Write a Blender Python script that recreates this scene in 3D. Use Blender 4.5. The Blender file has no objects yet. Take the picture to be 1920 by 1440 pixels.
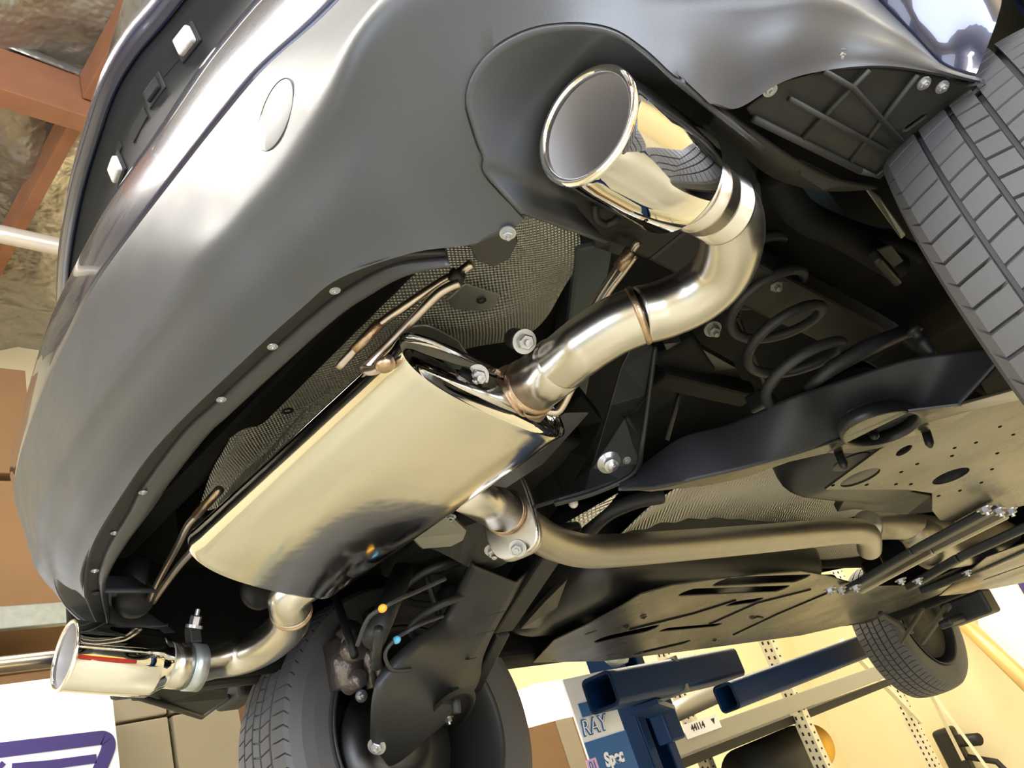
import bpy, bmesh, math, random
from mathutils import Vector, Matrix
from mathutils.bvhtree import BVHTree
random.seed(7)
PI = math.pi
SC = bpy.context.scene
COL = SC.collection
# ------------------------------------------------------------------ camera
FPX = 1580.0
EYE = Vector((0, 0, 1.5))
def cam_axes(roll, pitch, yaw):
    up = Vector((-math.sin(roll)*math.cos(pitch), math.cos(roll)*math.cos(pitch), -math.sin(pitch)))
    view = Vector((0, 0, -1)); h = (view - up*view.dot(up)).normalized(); right = h.cross(up)
    F = h*math.cos(yaw) + right*math.sin(yaw)
    return Matrix((F, up.cross(F), up))           # rows: world axes in camera coordinates
RW = cam_axes(math.radians(20), math.radians(25.2), math.radians(37.5))
PITCH = math.radians(2.5)                          # the lifted car sits slightly nose down
MC = Matrix(((math.cos(PITCH), 0, -math.sin(PITCH)), (0, 1, 0), (math.sin(PITCH), 0, math.cos(PITCH))))
RC = MC @ RW
cd = bpy.data.cameras.new('camera'); cam = bpy.data.objects.new('camera', cd); COL.objects.link(cam)
cam.matrix_world = Matrix.Translation(EYE) @ RW.to_4x4()
cd.sensor_width = 36; cd.lens = FPX/1920*36; cd.clip_start = 0.02; cd.clip_end = 100
SC.camera = cam
# ------------------------------------------------------------------ light
SC.view_settings.view_transform = 'Standard'
SC.view_settings.look = 'None'; SC.view_settings.gamma = 1; SC.view_settings.exposure = -0.15
wd = bpy.data.worlds.new('world'); SC.world = wd; wd.use_nodes = True
bg = wd.node_tree.nodes['Background']; bg.inputs[0].default_value = (0.75, 0.85, 1, 1); bg.inputs[1].default_value = 0.8
def area(name, loc, look, sx, sy, power, color):
    l = bpy.data.lights.new(name, 'AREA'); l.shape = 'RECTANGLE'; l.size = sx; l.size_y = sy; l.energy = power; l.color = color
    o = bpy.data.objects.new(name, l); COL.objects.link(o); o.location = Vector(loc)
    o.rotation_euler = (Vector(look)-Vector(loc)).to_track_quat('-Z', 'Y').to_euler(); return o
area('garage_door_daylight', (-4.6, 0.2, 2.6), (0.5, 0.2, 2.2), 4.4, 3.0, 230, (0.86, 0.91, 1.0))
area('side_door_daylight', (-0.8, -3.45, 2.3), (-0.8, 0.0, 2.3), 3.4, 2.5, 430, (0.80, 0.87, 1.0))
for i, (x, y) in enumerate(((-1.9, -1.0), (-0.45, 1.35), (3.2, 3.6), (3.0, -2.2), (7.0, 2.6), (7.0, -1.5))):
    area('ceiling_tube_light', (x, y, 4.45), (x, y, 0), 0.35, 2.2, (130 if x < 0 else 105 if x < 6 else 230), (1.0, 0.95, 0.86) if x < 0 else (1.0, 0.90, 0.70))
# ------------------------------------------------------------------ pixel to point
def ray(px, py, R): return R @ Vector(((px-960)/FPX, -(py-720)/FPX, -1.0))
def C(px, py, z=None, x=None, y=None, d=None, R=None):   # point of the car frame on this sight line
    r = ray(px, py, R or RC)
    if z is not None: return r*(z/r.z)
    if x is not None: return r*(x/r.x)
    if y is not None: return r*(y/r.y)
    return r*d
def G(px, py, **k): return C(px, py, R=RW, **k) + EYE     # world point
def V(*a): return Vector(a)
# ------------------------------------------------------------------ materials
def mat(name, col, metal=0.0, rough=0.5, bump=None, coat=0.0, var=0.0, vscale=8.0, rvar=0.0, emit=None, spec=0.5):
    m = bpy.data.materials.new(name); m.use_nodes = True; nt = m.node_tree; b = nt.nodes['Principled BSDF']
    b.inputs['Base Color'].default_value = (*col, 1); b.inputs['Metallic'].default_value = metal
    b.inputs['Roughness'].default_value = rough; b.inputs['Coat Weight'].default_value = coat
    b.inputs['Coat Roughness'].default_value = 0.04; b.inputs['Specular IOR Level'].default_value = spec
    tc = nt.nodes.new('ShaderNodeTexCoord')
    if var or rvar:
        n = nt.nodes.new('ShaderNodeTexNoise'); n.inputs['Scale'].default_value = vscale; n.inputs['Detail'].default_value = 6
        nt.links.new(tc.outputs['Object'], n.inputs['Vector'])
        if var:
            mx = nt.nodes.new('ShaderNodeMix'); mx.data_type = 'RGBA'
            mx.inputs['A'].default_value = (*[c*(1-var) for c in col], 1); mx.inputs['B'].default_value = (*[min(1, c*(1+var)) for c in col], 1)
            nt.links.new(n.outputs['Fac'], mx.inputs['Factor']); nt.links.new(mx.outputs['Result'], b.inputs['Base Color'])
        if rvar:
            mr = nt.nodes.new('ShaderNodeMapRange'); mr.inputs['From Min'].default_value = 0.3; mr.inputs['From Max'].default_value = 0.7
            mr.inputs['To Min'].default_value = max(0.01, rough-rvar); mr.inputs['To Max'].default_value = rough+rvar
            nt.links.new(n.outputs['Fac'], mr.inputs['Value']); nt.links.new(mr.outputs['Result'], b.inputs['Roughness'])
    if bump:
        sc, st, dist = bump
        n2 = nt.nodes.new('ShaderNodeTexNoise'); n2.inputs['Scale'].default_value = sc; n2.inputs['Detail'].default_value = 4
        bp = nt.nodes.new('ShaderNodeBump'); bp.inputs['Strength'].default_value = st; bp.inputs['Distance'].default_value = dist
        nt.links.new(tc.outputs['Object'], n2.inputs['Vector']); nt.links.new(n2.outputs['Fac'], bp.inputs['Height'])
        nt.links.new(bp.outputs['Normal'], b.inputs['Normal'])
    if emit:
        b.inputs['Emission Color'].default_value = (*emit[0], 1); b.inputs['Emission Strength'].default_value = emit[1]
    return m
def dimple_mat(name, col, k, rough=0.38, dist=0.0012, metal=0.85):
    m = mat(name, col, metal, rough); nt = m.node_tree; b = nt.nodes['Principled BSDF']
    tc = nt.nodes.new('ShaderNodeTexCoord'); sp = nt.nodes.new('ShaderNodeSeparateXYZ'); nt.links.new(tc.outputs['Object'], sp.inputs[0])
    outs = []
    for ax in ('X', 'Y'):
        mu = nt.nodes.new('ShaderNodeMath'); mu.operation = 'MULTIPLY'; mu.inputs[1].default_value = k
        si = nt.nodes.new('ShaderNodeMath'); si.operation = 'SINE'
        nt.links.new(sp.outputs[ax], mu.inputs[0]); nt.links.new(mu.outputs[0], si.inputs[0]); outs.append(si)
    p = nt.nodes.new('ShaderNodeMath'); p.operation = 'MULTIPLY'; nt.links.new(outs[0].outputs[0], p.inputs[0]); nt.links.new(outs[1].outputs[0], p.inputs[1])
    bp = nt.nodes.new('ShaderNodeBump'); bp.inputs['Strength'].default_value = 1; bp.inputs['Distance'].default_value = dist
    nt.links.new(p.outputs[0], bp.inputs['Height']); nt.links.new(bp.outputs['Normal'], b.inputs['Normal'])
    return m
M = dict(
    clad=mat('satin_grey_plastic', (0.048, 0.050, 0.055), 0, 0.40, bump=(900, 0.12, 0.0006), rvar=0.04, vscale=14),
    trim=mat('black_trim', (0.016, 0.0165, 0.018), 0, 0.38),
    roll=mat('rolled_trim_plastic', (0.034, 0.035, 0.040), 0, 0.36),
    strip=mat('dark_strip', (0.028, 0.028, 0.028), 0, 0.6),
    paint=mat('navy_paint', (0.012, 0.016, 0.045), 0.3, 0.25, coat=1.0),
    gap=mat('gap_black', (0.008, 0.008, 0.009), 0, 0.7),
    under=mat('underbody_black', (0.004, 0.004, 0.004), 0, 0.7, spec=0.2, var=0.5, vscale=12, bump=(30, 0.3, 0.004)),
    arm=mat('coated_black_steel', (0.026, 0.027, 0.030), 0.1, 0.5, bump=(60, 0.2, 0.002), var=0.3, vscale=20),
    armd=mat('dusty_black_steel', (0.011, 0.011, 0.011), 0.1, 0.5, var=0.3, vscale=15),
    chrome=mat('polished_steel', (0.86, 0.85, 0.84), 1, 0.03),
    tipin=mat('tip_inner_steel', (0.50, 0.48, 0.48), 0.55, 0.38),
    polish=mat('polished_muffler_steel', (0.80, 0.78, 0.73), 1, 0.11, bump=(4.5, 0.25, 0.008), rvar=0.05, vscale=5, var=0.06),
    brush=mat('brushed_pipe_steel', (0.60, 0.565, 0.51), 1, 0.27),
    mid=mat('plain_pipe_steel', (0.42, 0.39, 0.33), 0.95, 0.4, var=0.15, vscale=12),
    weld=mat('bronze_weld', (0.48, 0.34, 0.23), 1, 0.35, bump=(350, 0.5, 0.001), var=0.4, vscale=90),
    rod=mat('heat_tinted_rod', (0.55, 0.47, 0.40), 1, 0.33, var=0.25, vscale=18),
    bolt=mat('zinc_bolt', (0.46, 0.46, 0.48), 0.9, 0.35),
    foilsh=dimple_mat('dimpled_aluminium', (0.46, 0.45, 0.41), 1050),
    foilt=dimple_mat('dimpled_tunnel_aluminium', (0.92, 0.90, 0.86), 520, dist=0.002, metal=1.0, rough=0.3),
    plainal=mat('plain_aluminium', (0.36, 0.36, 0.33), 0.8, 0.45),
    tray=mat('satin_undertray', (0.036, 0.034, 0.027), 0.2, 0.27, rvar=0.06, vscale=5, bump=(2.5, 0.2, 0.012), spec=0.38),
    recess=mat('recess_black_plastic', (0.012, 0.0125, 0.014), 0, 0.65, spec=0.2),
    splash=mat('splash_panel', (0.022, 0.022, 0.020), 0, 0.6, var=0.3, vscale=25),
    rubber=mat('tyre_rubber', (0.085, 0.083, 0.086), 0, 0.55, bump=(500, 0.1, 0.001)),
    groove=mat('tyre_dark', (0.018, 0.018, 0.018), 0, 0.8),
    rim=mat('rim_dark_alloy', (0.03, 0.03, 0.03), 0.3, 0.5),
    cast=mat('cast_aluminium', (0.20, 0.17, 0.16), 0.7, 0.38, bump=(60, 0.6, 0.006), var=0.3, vscale=30),
    disc=mat('brake_disc', (0.09, 0.09, 0.09), 0.8, 0.4),
    blue=mat('lift_blue', (0.003, 0.024, 0.085), 0, 0.4, spec=0.25, var=0.1, vscale=3),
    wall=mat('cream_wall', (0.80, 0.70, 0.45), 0, 0.8, var=0.08, vscale=0.7),
    wallt=mat('tan_wall', (0.55, 0.38, 0.20), 0, 0.8, var=0.1, vscale=1),
    floor=mat('epoxy_floor', (0.50, 0.48, 0.36), 0, 0.3, var=0.12, vscale=1.2),
    foil=mat('foil_insulation', (0.40, 0.39, 0.36), 0.75, 0.30, bump=(2.6, 1.0, 0.10), rvar=0.08, vscale=3),
    wood=mat('douglas_beam', (0.30, 0.13, 0.065), 0, 0.65, var=0.25, vscale=6),
    pipe_w=mat('white_pipe', (0.75, 0.68, 0.58), 0.2, 0.3),
    pipe_y=mat('brass_conduit', (0.72, 0.52, 0.22), 0.4, 0.4),
    white=mat('banner_white', (0.92, 0.92, 0.94), 0, 0.6),
    purple=mat('banner_purple', (0.055, 0.035, 0.17), 0, 0.6),
    card=mat('cardboard', (0.26, 0.145, 0.065), 0, 0.85, var=0.12, vscale=4),
    cardp=mat('pale_cardboard', (0.36, 0.31, 0.22), 0, 0.8, var=0.1, vscale=5),
    galv=mat('galvanised_steel', (0.42, 0.46, 0.46), 0.8, 0.4, var=0.25, vscale=30),
    rackc=mat('cream_rack_steel', (0.74, 0.68, 0.50), 0.1, 0.45),
    rackg=mat('grey_rack_steel', (0.33, 0.32, 0.27), 0.2, 0.45),
    black=mat('matte_black', (0.012, 0.012, 0.012), 0, 0.6),
    yellow=mat('safety_yellow', (0.80, 0.42, 0.02), 0, 0.5),
    cyan=mat('tag_cyan', (0.12, 0.45, 0.75), 0, 0.5),
    orange=mat('tag_orange', (0.85, 0.42, 0.04), 0, 0.5),
    red=mat('tool_red', (0.55, 0.02, 0.015), 0, 0.25, coat=0.5),
    signb=mat('decal_blue', (0.03, 0.13, 0.36), 0, 0.5),
    pink=mat('decal_pink', (0.75, 0.45, 0.72), 0, 0.5),
    lens=mat('lamp_lens', (0.62, 0.58, 0.55), 0, 0.25, bump=(250, 0.6, 0.003)),
    teal=mat('primer_teal_steel', (0.05, 0.066, 0.07), 0.1, 0.5, var=0.2, vscale=10),
    tube=mat('lit_tube', (1, 0.9, 0.7), 0, 0.5, emit=((1.0, 0.80, 0.45), 30)),
    lit=mat('ceiling_fixture_glow', (1, 1, 1), 0, 0.5, emit=((1.0, 0.95, 0.85), 6)),
)
# ------------------------------------------------------------------ mesh helpers
def link(name, me, m, parent=None, smooth=True, mods=()):
    o = bpy.data.objects.new(name, me); COL.objects.link(o)
    if m is not None:
        for mm in (m if isinstance(m, (list, tuple)) else [m]): me.materials.append(mm)
    if parent is not None: o.parent = parent
    if smooth:
        for p in me.polygons: p.use_smooth = True
    for k, kw in mods:
        md = o.modifiers.new(k, k)
        for a, v in kw.items(): setattr(md, a, v)
    return o
class MB:
    def __init__(s): s.v = []; s.f = []; s.mi = []; s.cur = 0
    def add(s, vs, fs):
        n = len(s.v); s.v += [tuple(v) for v in vs]; s.f += [tuple(i+n for i in f) for f in fs]; s.mi += [s.cur]*len(fs); return s
    def grid(s, rows, closed_u=False, closed_v=False):
        nr, nc = len(rows), len(rows[0]); vs = [p for r in rows for p in r]; fs = []
        for i in range(nr if closed_v else nr-1):
            for j in range(nc if closed_u else nc-1):
                a = i*nc+j; b = i*nc+(j+1) % nc; c = ((i+1) % nr)*nc+(j+1) % nc; d = ((i+1) % nr)*nc+j
                fs.append((a, b, c, d))
        return s.add(vs, fs)
    def box(s, c, size, rot=None):
        c = Vector(c); hx, hy, hz = [q/2 for q in size]; R = rot or Matrix.Identity(3)
        vs = [c + R @ Vector((x*hx, y*hy, z*hz)) for x in (-1, 1) for y in (-1, 1) for z in (-1, 1)]
        return s.add(vs, [(0, 1, 3, 2), (4, 6, 7, 5), (0, 4, 5, 1), (2, 3, 7, 6), (0, 2, 6, 4), (1, 5, 7, 3)])
    def bar(s, a, b, w, h, up=(0, 0, 1)):
        a = Vector(a); b = Vector(b); d = (b-a); L = d.length; d.normalize(); u = Vector(up); sd = u.cross(d)
        if sd.length < 1e-4: sd = Vector((1, 0, 0)).cross(d)
        sd.normalize(); u = d.cross(sd)
        return s.box((a+b)/2, (L, w, h), Matrix((d, sd, u)).transposed())
    def tube(s, path, r, seg=20, cap=True, inner=None):
        P = [Vector(p) for p in path]; n = len(P); rr = r if isinstance(r, (list, tuple)) else [r]*n
        T = [((P[min(i+1, n-1)]-P[max(i-1, 0)])).normalized() for i in range(n)]
        u = T[0].orthogonal().normalized(); rows = []
        for i in range(n):
            u = (u - T[i]*u.dot(T[i])).normalized(); w = T[i].cross(u)
            rows.append([P[i] + (u*math.cos(a)+w*math.sin(a))*rr[i] for a in [2*PI*k/seg for k in range(seg)]])
        base = len(s.v); s.grid(rows, closed_u=True)
        if cap:
            s.f.append(tuple(range(base+seg-1, base-1, -1))); s.mi.append(s.cur)
            e = base+(n-1)*seg; s.f.append(tuple(range(e, e+seg))); s.mi.append(s.cur)
        return s
    def lathe(s, o, d, prof, seg=48, up=None):
        o = Vector(o); d = Vector(d).normalized(); u = d.orthogonal().normalized() if up is None else Vector(up); u = (u-d*u.dot(d)).normalized(); w = d.cross(u)
        rows = [[o+d*h+(u*math.cos(a)+w*math.sin(a))*r for a in [2*PI*k/seg for k in range(seg)]] for h, r in prof]
        return s.grid(rows, closed_u=True)
    def ball(s, c, r, sc=(1, 1, 1), seg=16):
        c = Vector(c); rows = []
        for i in range(seg//2+1):
            t = PI*i/(seg//2); rows.append([c+Vector((math.sin(t)*math.cos(a)*r*sc[0], math.sin(t)*math.sin(a)*r*sc[1], math.cos(t)*r*sc[2])) for a in [2*PI*k/seg for k in range(seg)]])
        return s.grid(rows, closed_u=True)
    def build(s, name, m, parent=None, smooth=True, mods=(), clean=True):
        me = bpy.data.meshes.new(name); me.from_pydata(s.v, [], s.f); me.polygons.foreach_set('material_index', s.mi)
        if clean:
            b = bmesh.new(); b.from_mesh(me); bmesh.ops.remove_doubles(b, verts=b.verts, dist=1e-5); bmesh.ops.recalc_face_normals(b, faces=b.faces); b.to_mesh(me); b.free()
        return link(name, me, m, parent, smooth, mods)
BEV = lambda w, s=2: [('BEVEL', dict(width=w, segments=s, limit_method='ANGLE', angle_limit=0.6))]
SOL = lambda t, off=-1: [('SOLIDIFY', dict(thickness=t, offset=off))]
WN = [('WEIGHTED_NORMAL', {})]
def cr(pts, n=8, closed=False):                     # Catmull-Rom through the points
    P = [Vector(p) for p in pts]; m = len(P); out = []
    g = (lambda i: P[i % m]) if closed else (lambda i: P[max(0, min(m-1, i))])
    for i in range(m if closed else m-1):
        a, b, c, d = g(i-1), g(i), g(i+1), g(i+2)
        for k in range(n):
            t = k/n; out.append(0.5*((2*b)+(c-a)*t+(2*a-5*b+4*c-d)*t*t+(3*b-a-3*c+d)*t**3))
    if not closed: out.append(P[-1])
    return out
def plate(name, outer, holes, th, m, parent, up=Vector((0, 0, 1)), bev=0.0015, smooth=False):
    b = bmesh.new(); es = []
    for loop in [outer]+list(holes):
        vs = [b.verts.new(p) for p in loop]
        es += [b.edges.new((vs[i], vs[(i+1) % len(vs)])) for i in range(len(vs))]
    bmesh.ops.triangle_fill(b, edges=es, use_beauty=True, normal=up)
    r = bmesh.ops.extrude_face_region(b, geom=list(b.faces))
    for e in r['geom']:
        if isinstance(e, bmesh.types.BMVert): e.co += up*th
    bmesh.ops.recalc_face_normals(b, faces=b.faces)
    me = bpy.data.meshes.new(name); b.to_mesh(me); b.free()
    return link(name, me, m, parent, smooth, BEV(bev, 1) if bev else ())
def slot(a, b, w, n=8, m=None):                     # rounded slot outline between two points of a z plane
    a = Vector(a); b = Vector(b); d = (b-a).normalized(); s = Vector((-d.y, d.x, 0)); out = []
    for c, sg in ((b, 1), (a, -1)):
        for k in range(n+1):
            t = -PI/2+PI*k/n; out.append(c+(d*math.cos(t)*sg+s*math.sin(t)*sg)*w/2)
    return out
def empty(name, label=None, cat=None, group=None, loc=(0, 0, 0), kind=None):
    o = bpy.data.objects.new(name, None); COL.objects.link(o); o.location = loc; o.empty_display_size = 0.1
    return tag(o, label, cat, group, kind)
def tag(o, label=None, cat=None, group=None, kind=None):
    if label: o['label'] = label
    if cat: o['category'] = cat
    if group: o['group'] = group
    if kind: o['kind'] = kind
    return o
def hexbolt(name, p, d, r, h, parent, m=None, washer=True):
    p = Vector(p); d = Vector(d).normalized(); mb = MB()
    if washer: mb.lathe(p, d, [(0, 0), (0, r*1.5), (h*0.25, r*1.5), (h*0.25, 0)], 24)
    mb.lathe(p, d, [(0, 0), (0, r), (h*0.9, r), (h, r*0.85), (h, 0)], 6)
    mb.lathe(p, d, [(h, r*0.45), (h*1.5, r*0.42), (h*1.55, 0)], 12)
    return mb.build(name, m or M['bolt'], parent, smooth=False)
#==SETTING==
# ------------------------------------------------------------------ room (world frame, floor z=0)
def struct(mb, name, m, smooth=False, mods=()):
    return tag(mb.build(name, m, None, smooth, mods), kind='structure')
struct(MB().box((2.8, 1.0, -0.05), (15.4, 9.2, 0.1)), 'floor', M['floor'])
struct(MB().box((2.8, 5.05, 2.55), (15.0, 0.1, 5.1)), 'wall_left', M['wall'])
struct(MB().box((10.05, 1.0, 2.55), (0.1, 8.0, 5.1)), 'wall_front', M['wall'])
mb = MB(); mb.box((-3.65, -3.55, 2.55), (2.3, 0.1, 5.1)); mb.box((5.7, -3.55, 2.55), (9.6, 0.1, 5.1)); mb.box((-0.8, -3.55, 4.35), (3.4, 0.1, 1.5)); mb.box((-0.8, -3.55, 0.5), (3.4, 0.1, 1.0))
struct(mb, 'wall_right', M['wall'])
mb = MB(); mb.box((-4.75, -2.75, 2.4), (0.1, 1.5, 4.8)); mb.box((-4.75, 3.7, 2.4), (0.1, 2.6, 4.8)); mb.box((-4.75, 0.2, 4.45), (0.1, 4.4, 0.7))
struct(mb, 'wall_back', M['wall'])
# wrinkled foil ceiling between the joists
rows = []
for i in range(121):
    x = -4.8+i*0.125; r = []
    for j in range(81):
        y = -3.6+j*0.11
        z = 4.98+0.05*math.sin(y*5.1+math.sin(x*2.3)*1.4)*math.sin(x*3.7+y)+0.03*math.sin(x*11+y*4)*math.sin(y*9.0)+0.012*math.sin(x*31+2*math.sin(y*17))
        r.append((x, y, z))
    rows.append(r)
struct(MB().grid(rows), 'ceiling', M['foil'], smooth=True)
struct(MB().box((2.8, 0.7, 5.12), (15.4, 8.7, 0.04)), 'ceiling_deck', M['wallt'])
def beam(mb, x0, x1, y0, y1, z0, z1): return mb.box(((x0+x1)/2, (y0+y1)/2, (z0+z1)/2), (x1-x0, y1-y0, z1-z0))
tag(beam(MB(), -4.7, 10, 2.70, 2.80, 4.70, 4.96).build('ceiling_beam', M['wood'], None, False, BEV(0.004)), kind='structure')
tag(beam(MB(), -4.7, 10, -1.75, -1.62, 4.70, 4.96).build('ceiling_beam', M['wood'], None, False, BEV(0.004)), kind='structure')
for x in (-3.5, -1.9, -0.3, 1.28, 2.9, 4.5, 6.1, 7.7):
    for y0, y1 in ((-1.61, 2.69), (2.81, 5.0)):
        tag(beam(MB(), x-0.03, x+0.03, y0, y1, 4.80, 4.95).build('ceiling_joist', M['wood'], None, False, BEV(0.003)), kind='structure')
# pale foil lip folded over the beam
tag(MB().grid([[(x, 2.69-0.004*k, 4.955+0.02*k+0.008*math.sin(x*9)) for x in [-4.7+0.1*i for i in range(147)]] for k in range(3)]).build('trim_1', M['foil'], None, True, SOL(0.004)), kind='structure')
tag(MB().tube([(-4.4, 3.5, 4.62), (9.9, 3.5, 4.62)], 0.045, 20).build('ceiling_pipe', M['pipe_w']), 'pale painted pipe running under the foil ceiling beside the wooden beam', 'pipe')
# left wall side: banner, conduit, cardboard boxes, racks
bn = empty('banner', 'white banner with a dark purple outlined letter, hung low beside the far exhaust tip', 'banner', loc=(0, 3.3, 2.0))
Y = 3.3
def GY(px, py, y=Y): return G(px, py, y=y)
bo = V(0, -3.3, -2.0)
mb = MB(); z1 = 2.40; z0 = 1.55
mb.box((0.35, 0.0, (z0+z1)/2-2.0), (2.0, 0.02, z1-z0)); mb.build('cloth', M['white'], bn, False)
def stroke(pts, w, name):
    P = [p+bo for p in pts]; P = [V(p.x, -0.014, p.z) for p in P]; L = []; R = []
    for i in range(len(P)):
        a = P[max(i-1, 0)]; b = P[min(i+1, len(P)-1)]; d = (b-a).normalized(); s = V(-d.z, 0, d.x)*w/2; L.append(P[i]+s); R.append(P[i]-s)
    MB().grid([L, R]).build(name, M['purple'], bn, False, SOL(0.004))
stroke([GY(-120, 1423), GY(50, 1402), GY(187, 1385)] + cr([GY(190, 1385), GY(199, 1390), GY(201, 1402), GY(195, 1420), GY(182, 1450)], 6), 0.048, 'letter')
stroke([GY(20, 1442), GY(90, 1436), GY(178, 1424)], 0.03, 'letter')
stroke([GY(-25, 1462), GY(5, 1432)], 0.018, 'letter')
def boxat(name, x0, x1, y0, y1, z0, z1, m, label, grp=None, tape=True):
    o = beam(MB(), x0, x1, y0, y1, z0, z1).build(name, m, None, False, BEV(0.006)); tag(o, label, 'box', grp)
    if tape:
        t = beam(MB(), x0+(x1-x0)*0.42, x0+(x1-x0)*0.56, y0-0.004, y1-0.01, z0+0.01, z1+0.003).build('tape', M['cardp'], o, False)
    return o
# tall goods against the left wall seen past the bumper
boxat('cardboard_box', 0.55, 1.95, 4.1, 4.9, 2.93, 3.60, M['card'], 'large brown cardboard box on the upper shelf by the bumper edge', tape=False)
boxat('cardboard_box', 0.45, 1.42, 4.1, 4.9, 3.64, 4.25, M['card'], 'brown cardboard box on top of the larger one on the upper shelf', tape=False)
zz = 1.2
for k, (x0, x1, m, lb) in enumerate(((1.48, 1.70, 'cardp', 'narrow pale carton in the stack right beside the white banner'), (1.72, 2.02, 'cardp', 'wider pale carton in the stack second from the banner'))):
    for j in range(4):
        h = 0.36
        boxat('carton', x0, x1, 3.62, 4.02, zz+j*h, zz+(j+1)*h-0.012, M[m], lb+(', bottom layer', ', second layer', ', third layer', ', top layer')[j], 'pale cartons stacked by the banner', False)
boxat('cardboard_box', 2.1, 2.42, 3.8, 4.4, 1.45, 2.40, M['card'], 'upright brown cardboard box behind the pale carton stacks')
boxat('cardboard_box', 2.5, 2.95, 3.8, 4.4, 1.85, 2.45, M['card'], 'brown cardboard box right of the carton stacks above the shelf frame')
s = beam(MB(), 0.2, 2.0, 3.95, 4.95, 2.84, 2.92).build('shelf_deck', M['card'], None, False); tag(s, 'wooden shelf deck under the large cardboard boxes', 'shelf')
tag(beam(MB(), -0.6, 1.75, 3.9, 3.94, 2.80, 2.90).build('shelf_beam', M['galv'], None, False, BEV(0.004)), 'grey steel shelf beam across the front of the cardboard boxes', 'shelf')
t = MB().tube([(-1.2, 3.4, 2.50), (1.23, 3.4, 2.50)], 0.032, 20).build('steel_tube', M['brush']); tag(t, 'polished steel tube lying level just above the white banner', 'tube')
MB().tube([(1.23, 3.4, 2.50), (1.30, 3.4, 2.50)], 0.05, 16).build('end_cap', M['blue'], t)
tag(beam(MB(), 0.0, 1.44, 4.1, 4.8, 2.42, 2.66).build('wooden_crate', M['card'], None, False, BEV(0.01)), 'wooden crate front behind the polished steel tube', 'crate')
# small galvanised rack by the far tyre
rk = empty('wire_rack', 'galvanised steel rack corner behind the far rear tyre', 'rack', loc=(1.5, 2.80, 1.2))
for a, b in (((-0.35, -0.05, 0.47), (0.55, 0.25, 0.84)), ((-0.35, -0.05, 0.2), (0.55, 0.25, 0.57))):
    MB().bar(a, b, 0.03, 0.05).build('rail', M['galv'], rk, False)
MB().bar((0.0, 0.07, -0.6), (0.0, 0.07, 0.62), 0.04, 0.04).build('post', M['galv'], rk, False)
MB().bar((0.35, 0.18, -0.6), (0.35, 0.18, 0.76), 0.04, 0.04).build('post', M['galv'], rk, False)
MB().box((0.15, 0.28, 0.1), (0.5, 0.3, 0.5)).build('bin', M['black'], rk, False)
# pallet rack on the left, further forward
pr = empty('pallet_rack', 'cream pallet rack with perforated uprights beyond the blue lift arm', 'rack', loc=(5.5, 2.9, 0))
def upright(x, y, w, m, dx):
    o = V(x, y, 0)-V(5.5, 2.9, 0); hm = MB().box((o.x, o.y, 1.25), (0.07, w, 2.5)); hm.cur = 1
    for k in range(46):
        z = 0.2+k*0.05
        for q in (-0.25, 0.2): hm.box((o.x-0.0352, o.y+q*w, z+(0.012 if q > 0 else 0)), (0.002, 0.014, 0.022))
        hm.box((o.x, o.y-w/2-0.0002, z), (0.02, 0.002, 0.012))
    return hm.build('upright', [m, M['black']], pr, False)
upright(5.50, 2.92, 0.09, M['rackc'], 0)
upright(8.3, 3.40, 0.10, M['rackc'], 0); upright(5.50, 3.75, 0.09, M['rackc'], 0)
for (a, b, w) in (((2.5, 0.1, 1.95), (3.1, 0.35, 0.6), 0.03), ((2.95, 0.3, 1.4), (3.0, 0.1, 0.2), 0.025), ((2.2, 0.5, 1.85), (2.85, 0.45, 1.0), 0.04)):
    MB().bar(a, b, w, w).build('brace', M['rackc'], pr, False)
bm = MB().box((-0.05, -0.02, 1.50), (3.6, 0.04, 0.10)).build('shelf_beam', M['rackg'], pr, False, BEV(0.004))
MB().box((-0.05, 0.5, 1.41), (3.6, 0.9, 0.05)).build('shelf_deck', M['black'], pr, False)
MB().box((-0.05, -0.02, 2.05), (3.6, 0.04, 0.10)).build('shelf_beam', M['rackg'], pr, False, BEV(0.004))
def text(body, size, m, parent, loc, rot, name='lettering', ext=0.001, shear=0, sx=1, bold=0):
    c = bpy.data.curves.new(name, 'FONT'); c.body = body; c.size = size; c.extrude = ext; c.align_x = 'CENTER'; c.align_y = 'CENTER'; c.shear = shear; c.offset = bold
    o = bpy.data.objects.new(name, c); COL.objects.link(o)
    dg = bpy.context.evaluated_depsgraph_get(); me = bpy.data.meshes.new_from_object(o.evaluated_get(dg)); bpy.data.objects.remove(o)
    o = bpy.data.objects.new(name, me); COL.objects.link(o); me.materials.clear(); me.materials.append(m); o.parent = parent
    o.location = loc; o.rotation_euler = rot; o.scale = (sx, 1, 1); return o
lbp = G(1316, 1362, y=2.86)
lab = MB().box((lbp.x-5.5, -0.043, lbp.z), (0.36, 0.003, 0.075)).build('location_label', M['white'], pr, False)
text('44114', 0.05, M['black'], pr, (lbp.x-5.5-0.045, -0.046, lbp.z+0.006), (PI/2, 0, 0), bold=0.001, sx=1.1)
text('\u25bc', 0.04, M['black'], pr, (lbp.x-5.5+0.12, -0.046, lbp.z+0.004), (PI/2, 0, 0))
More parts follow.
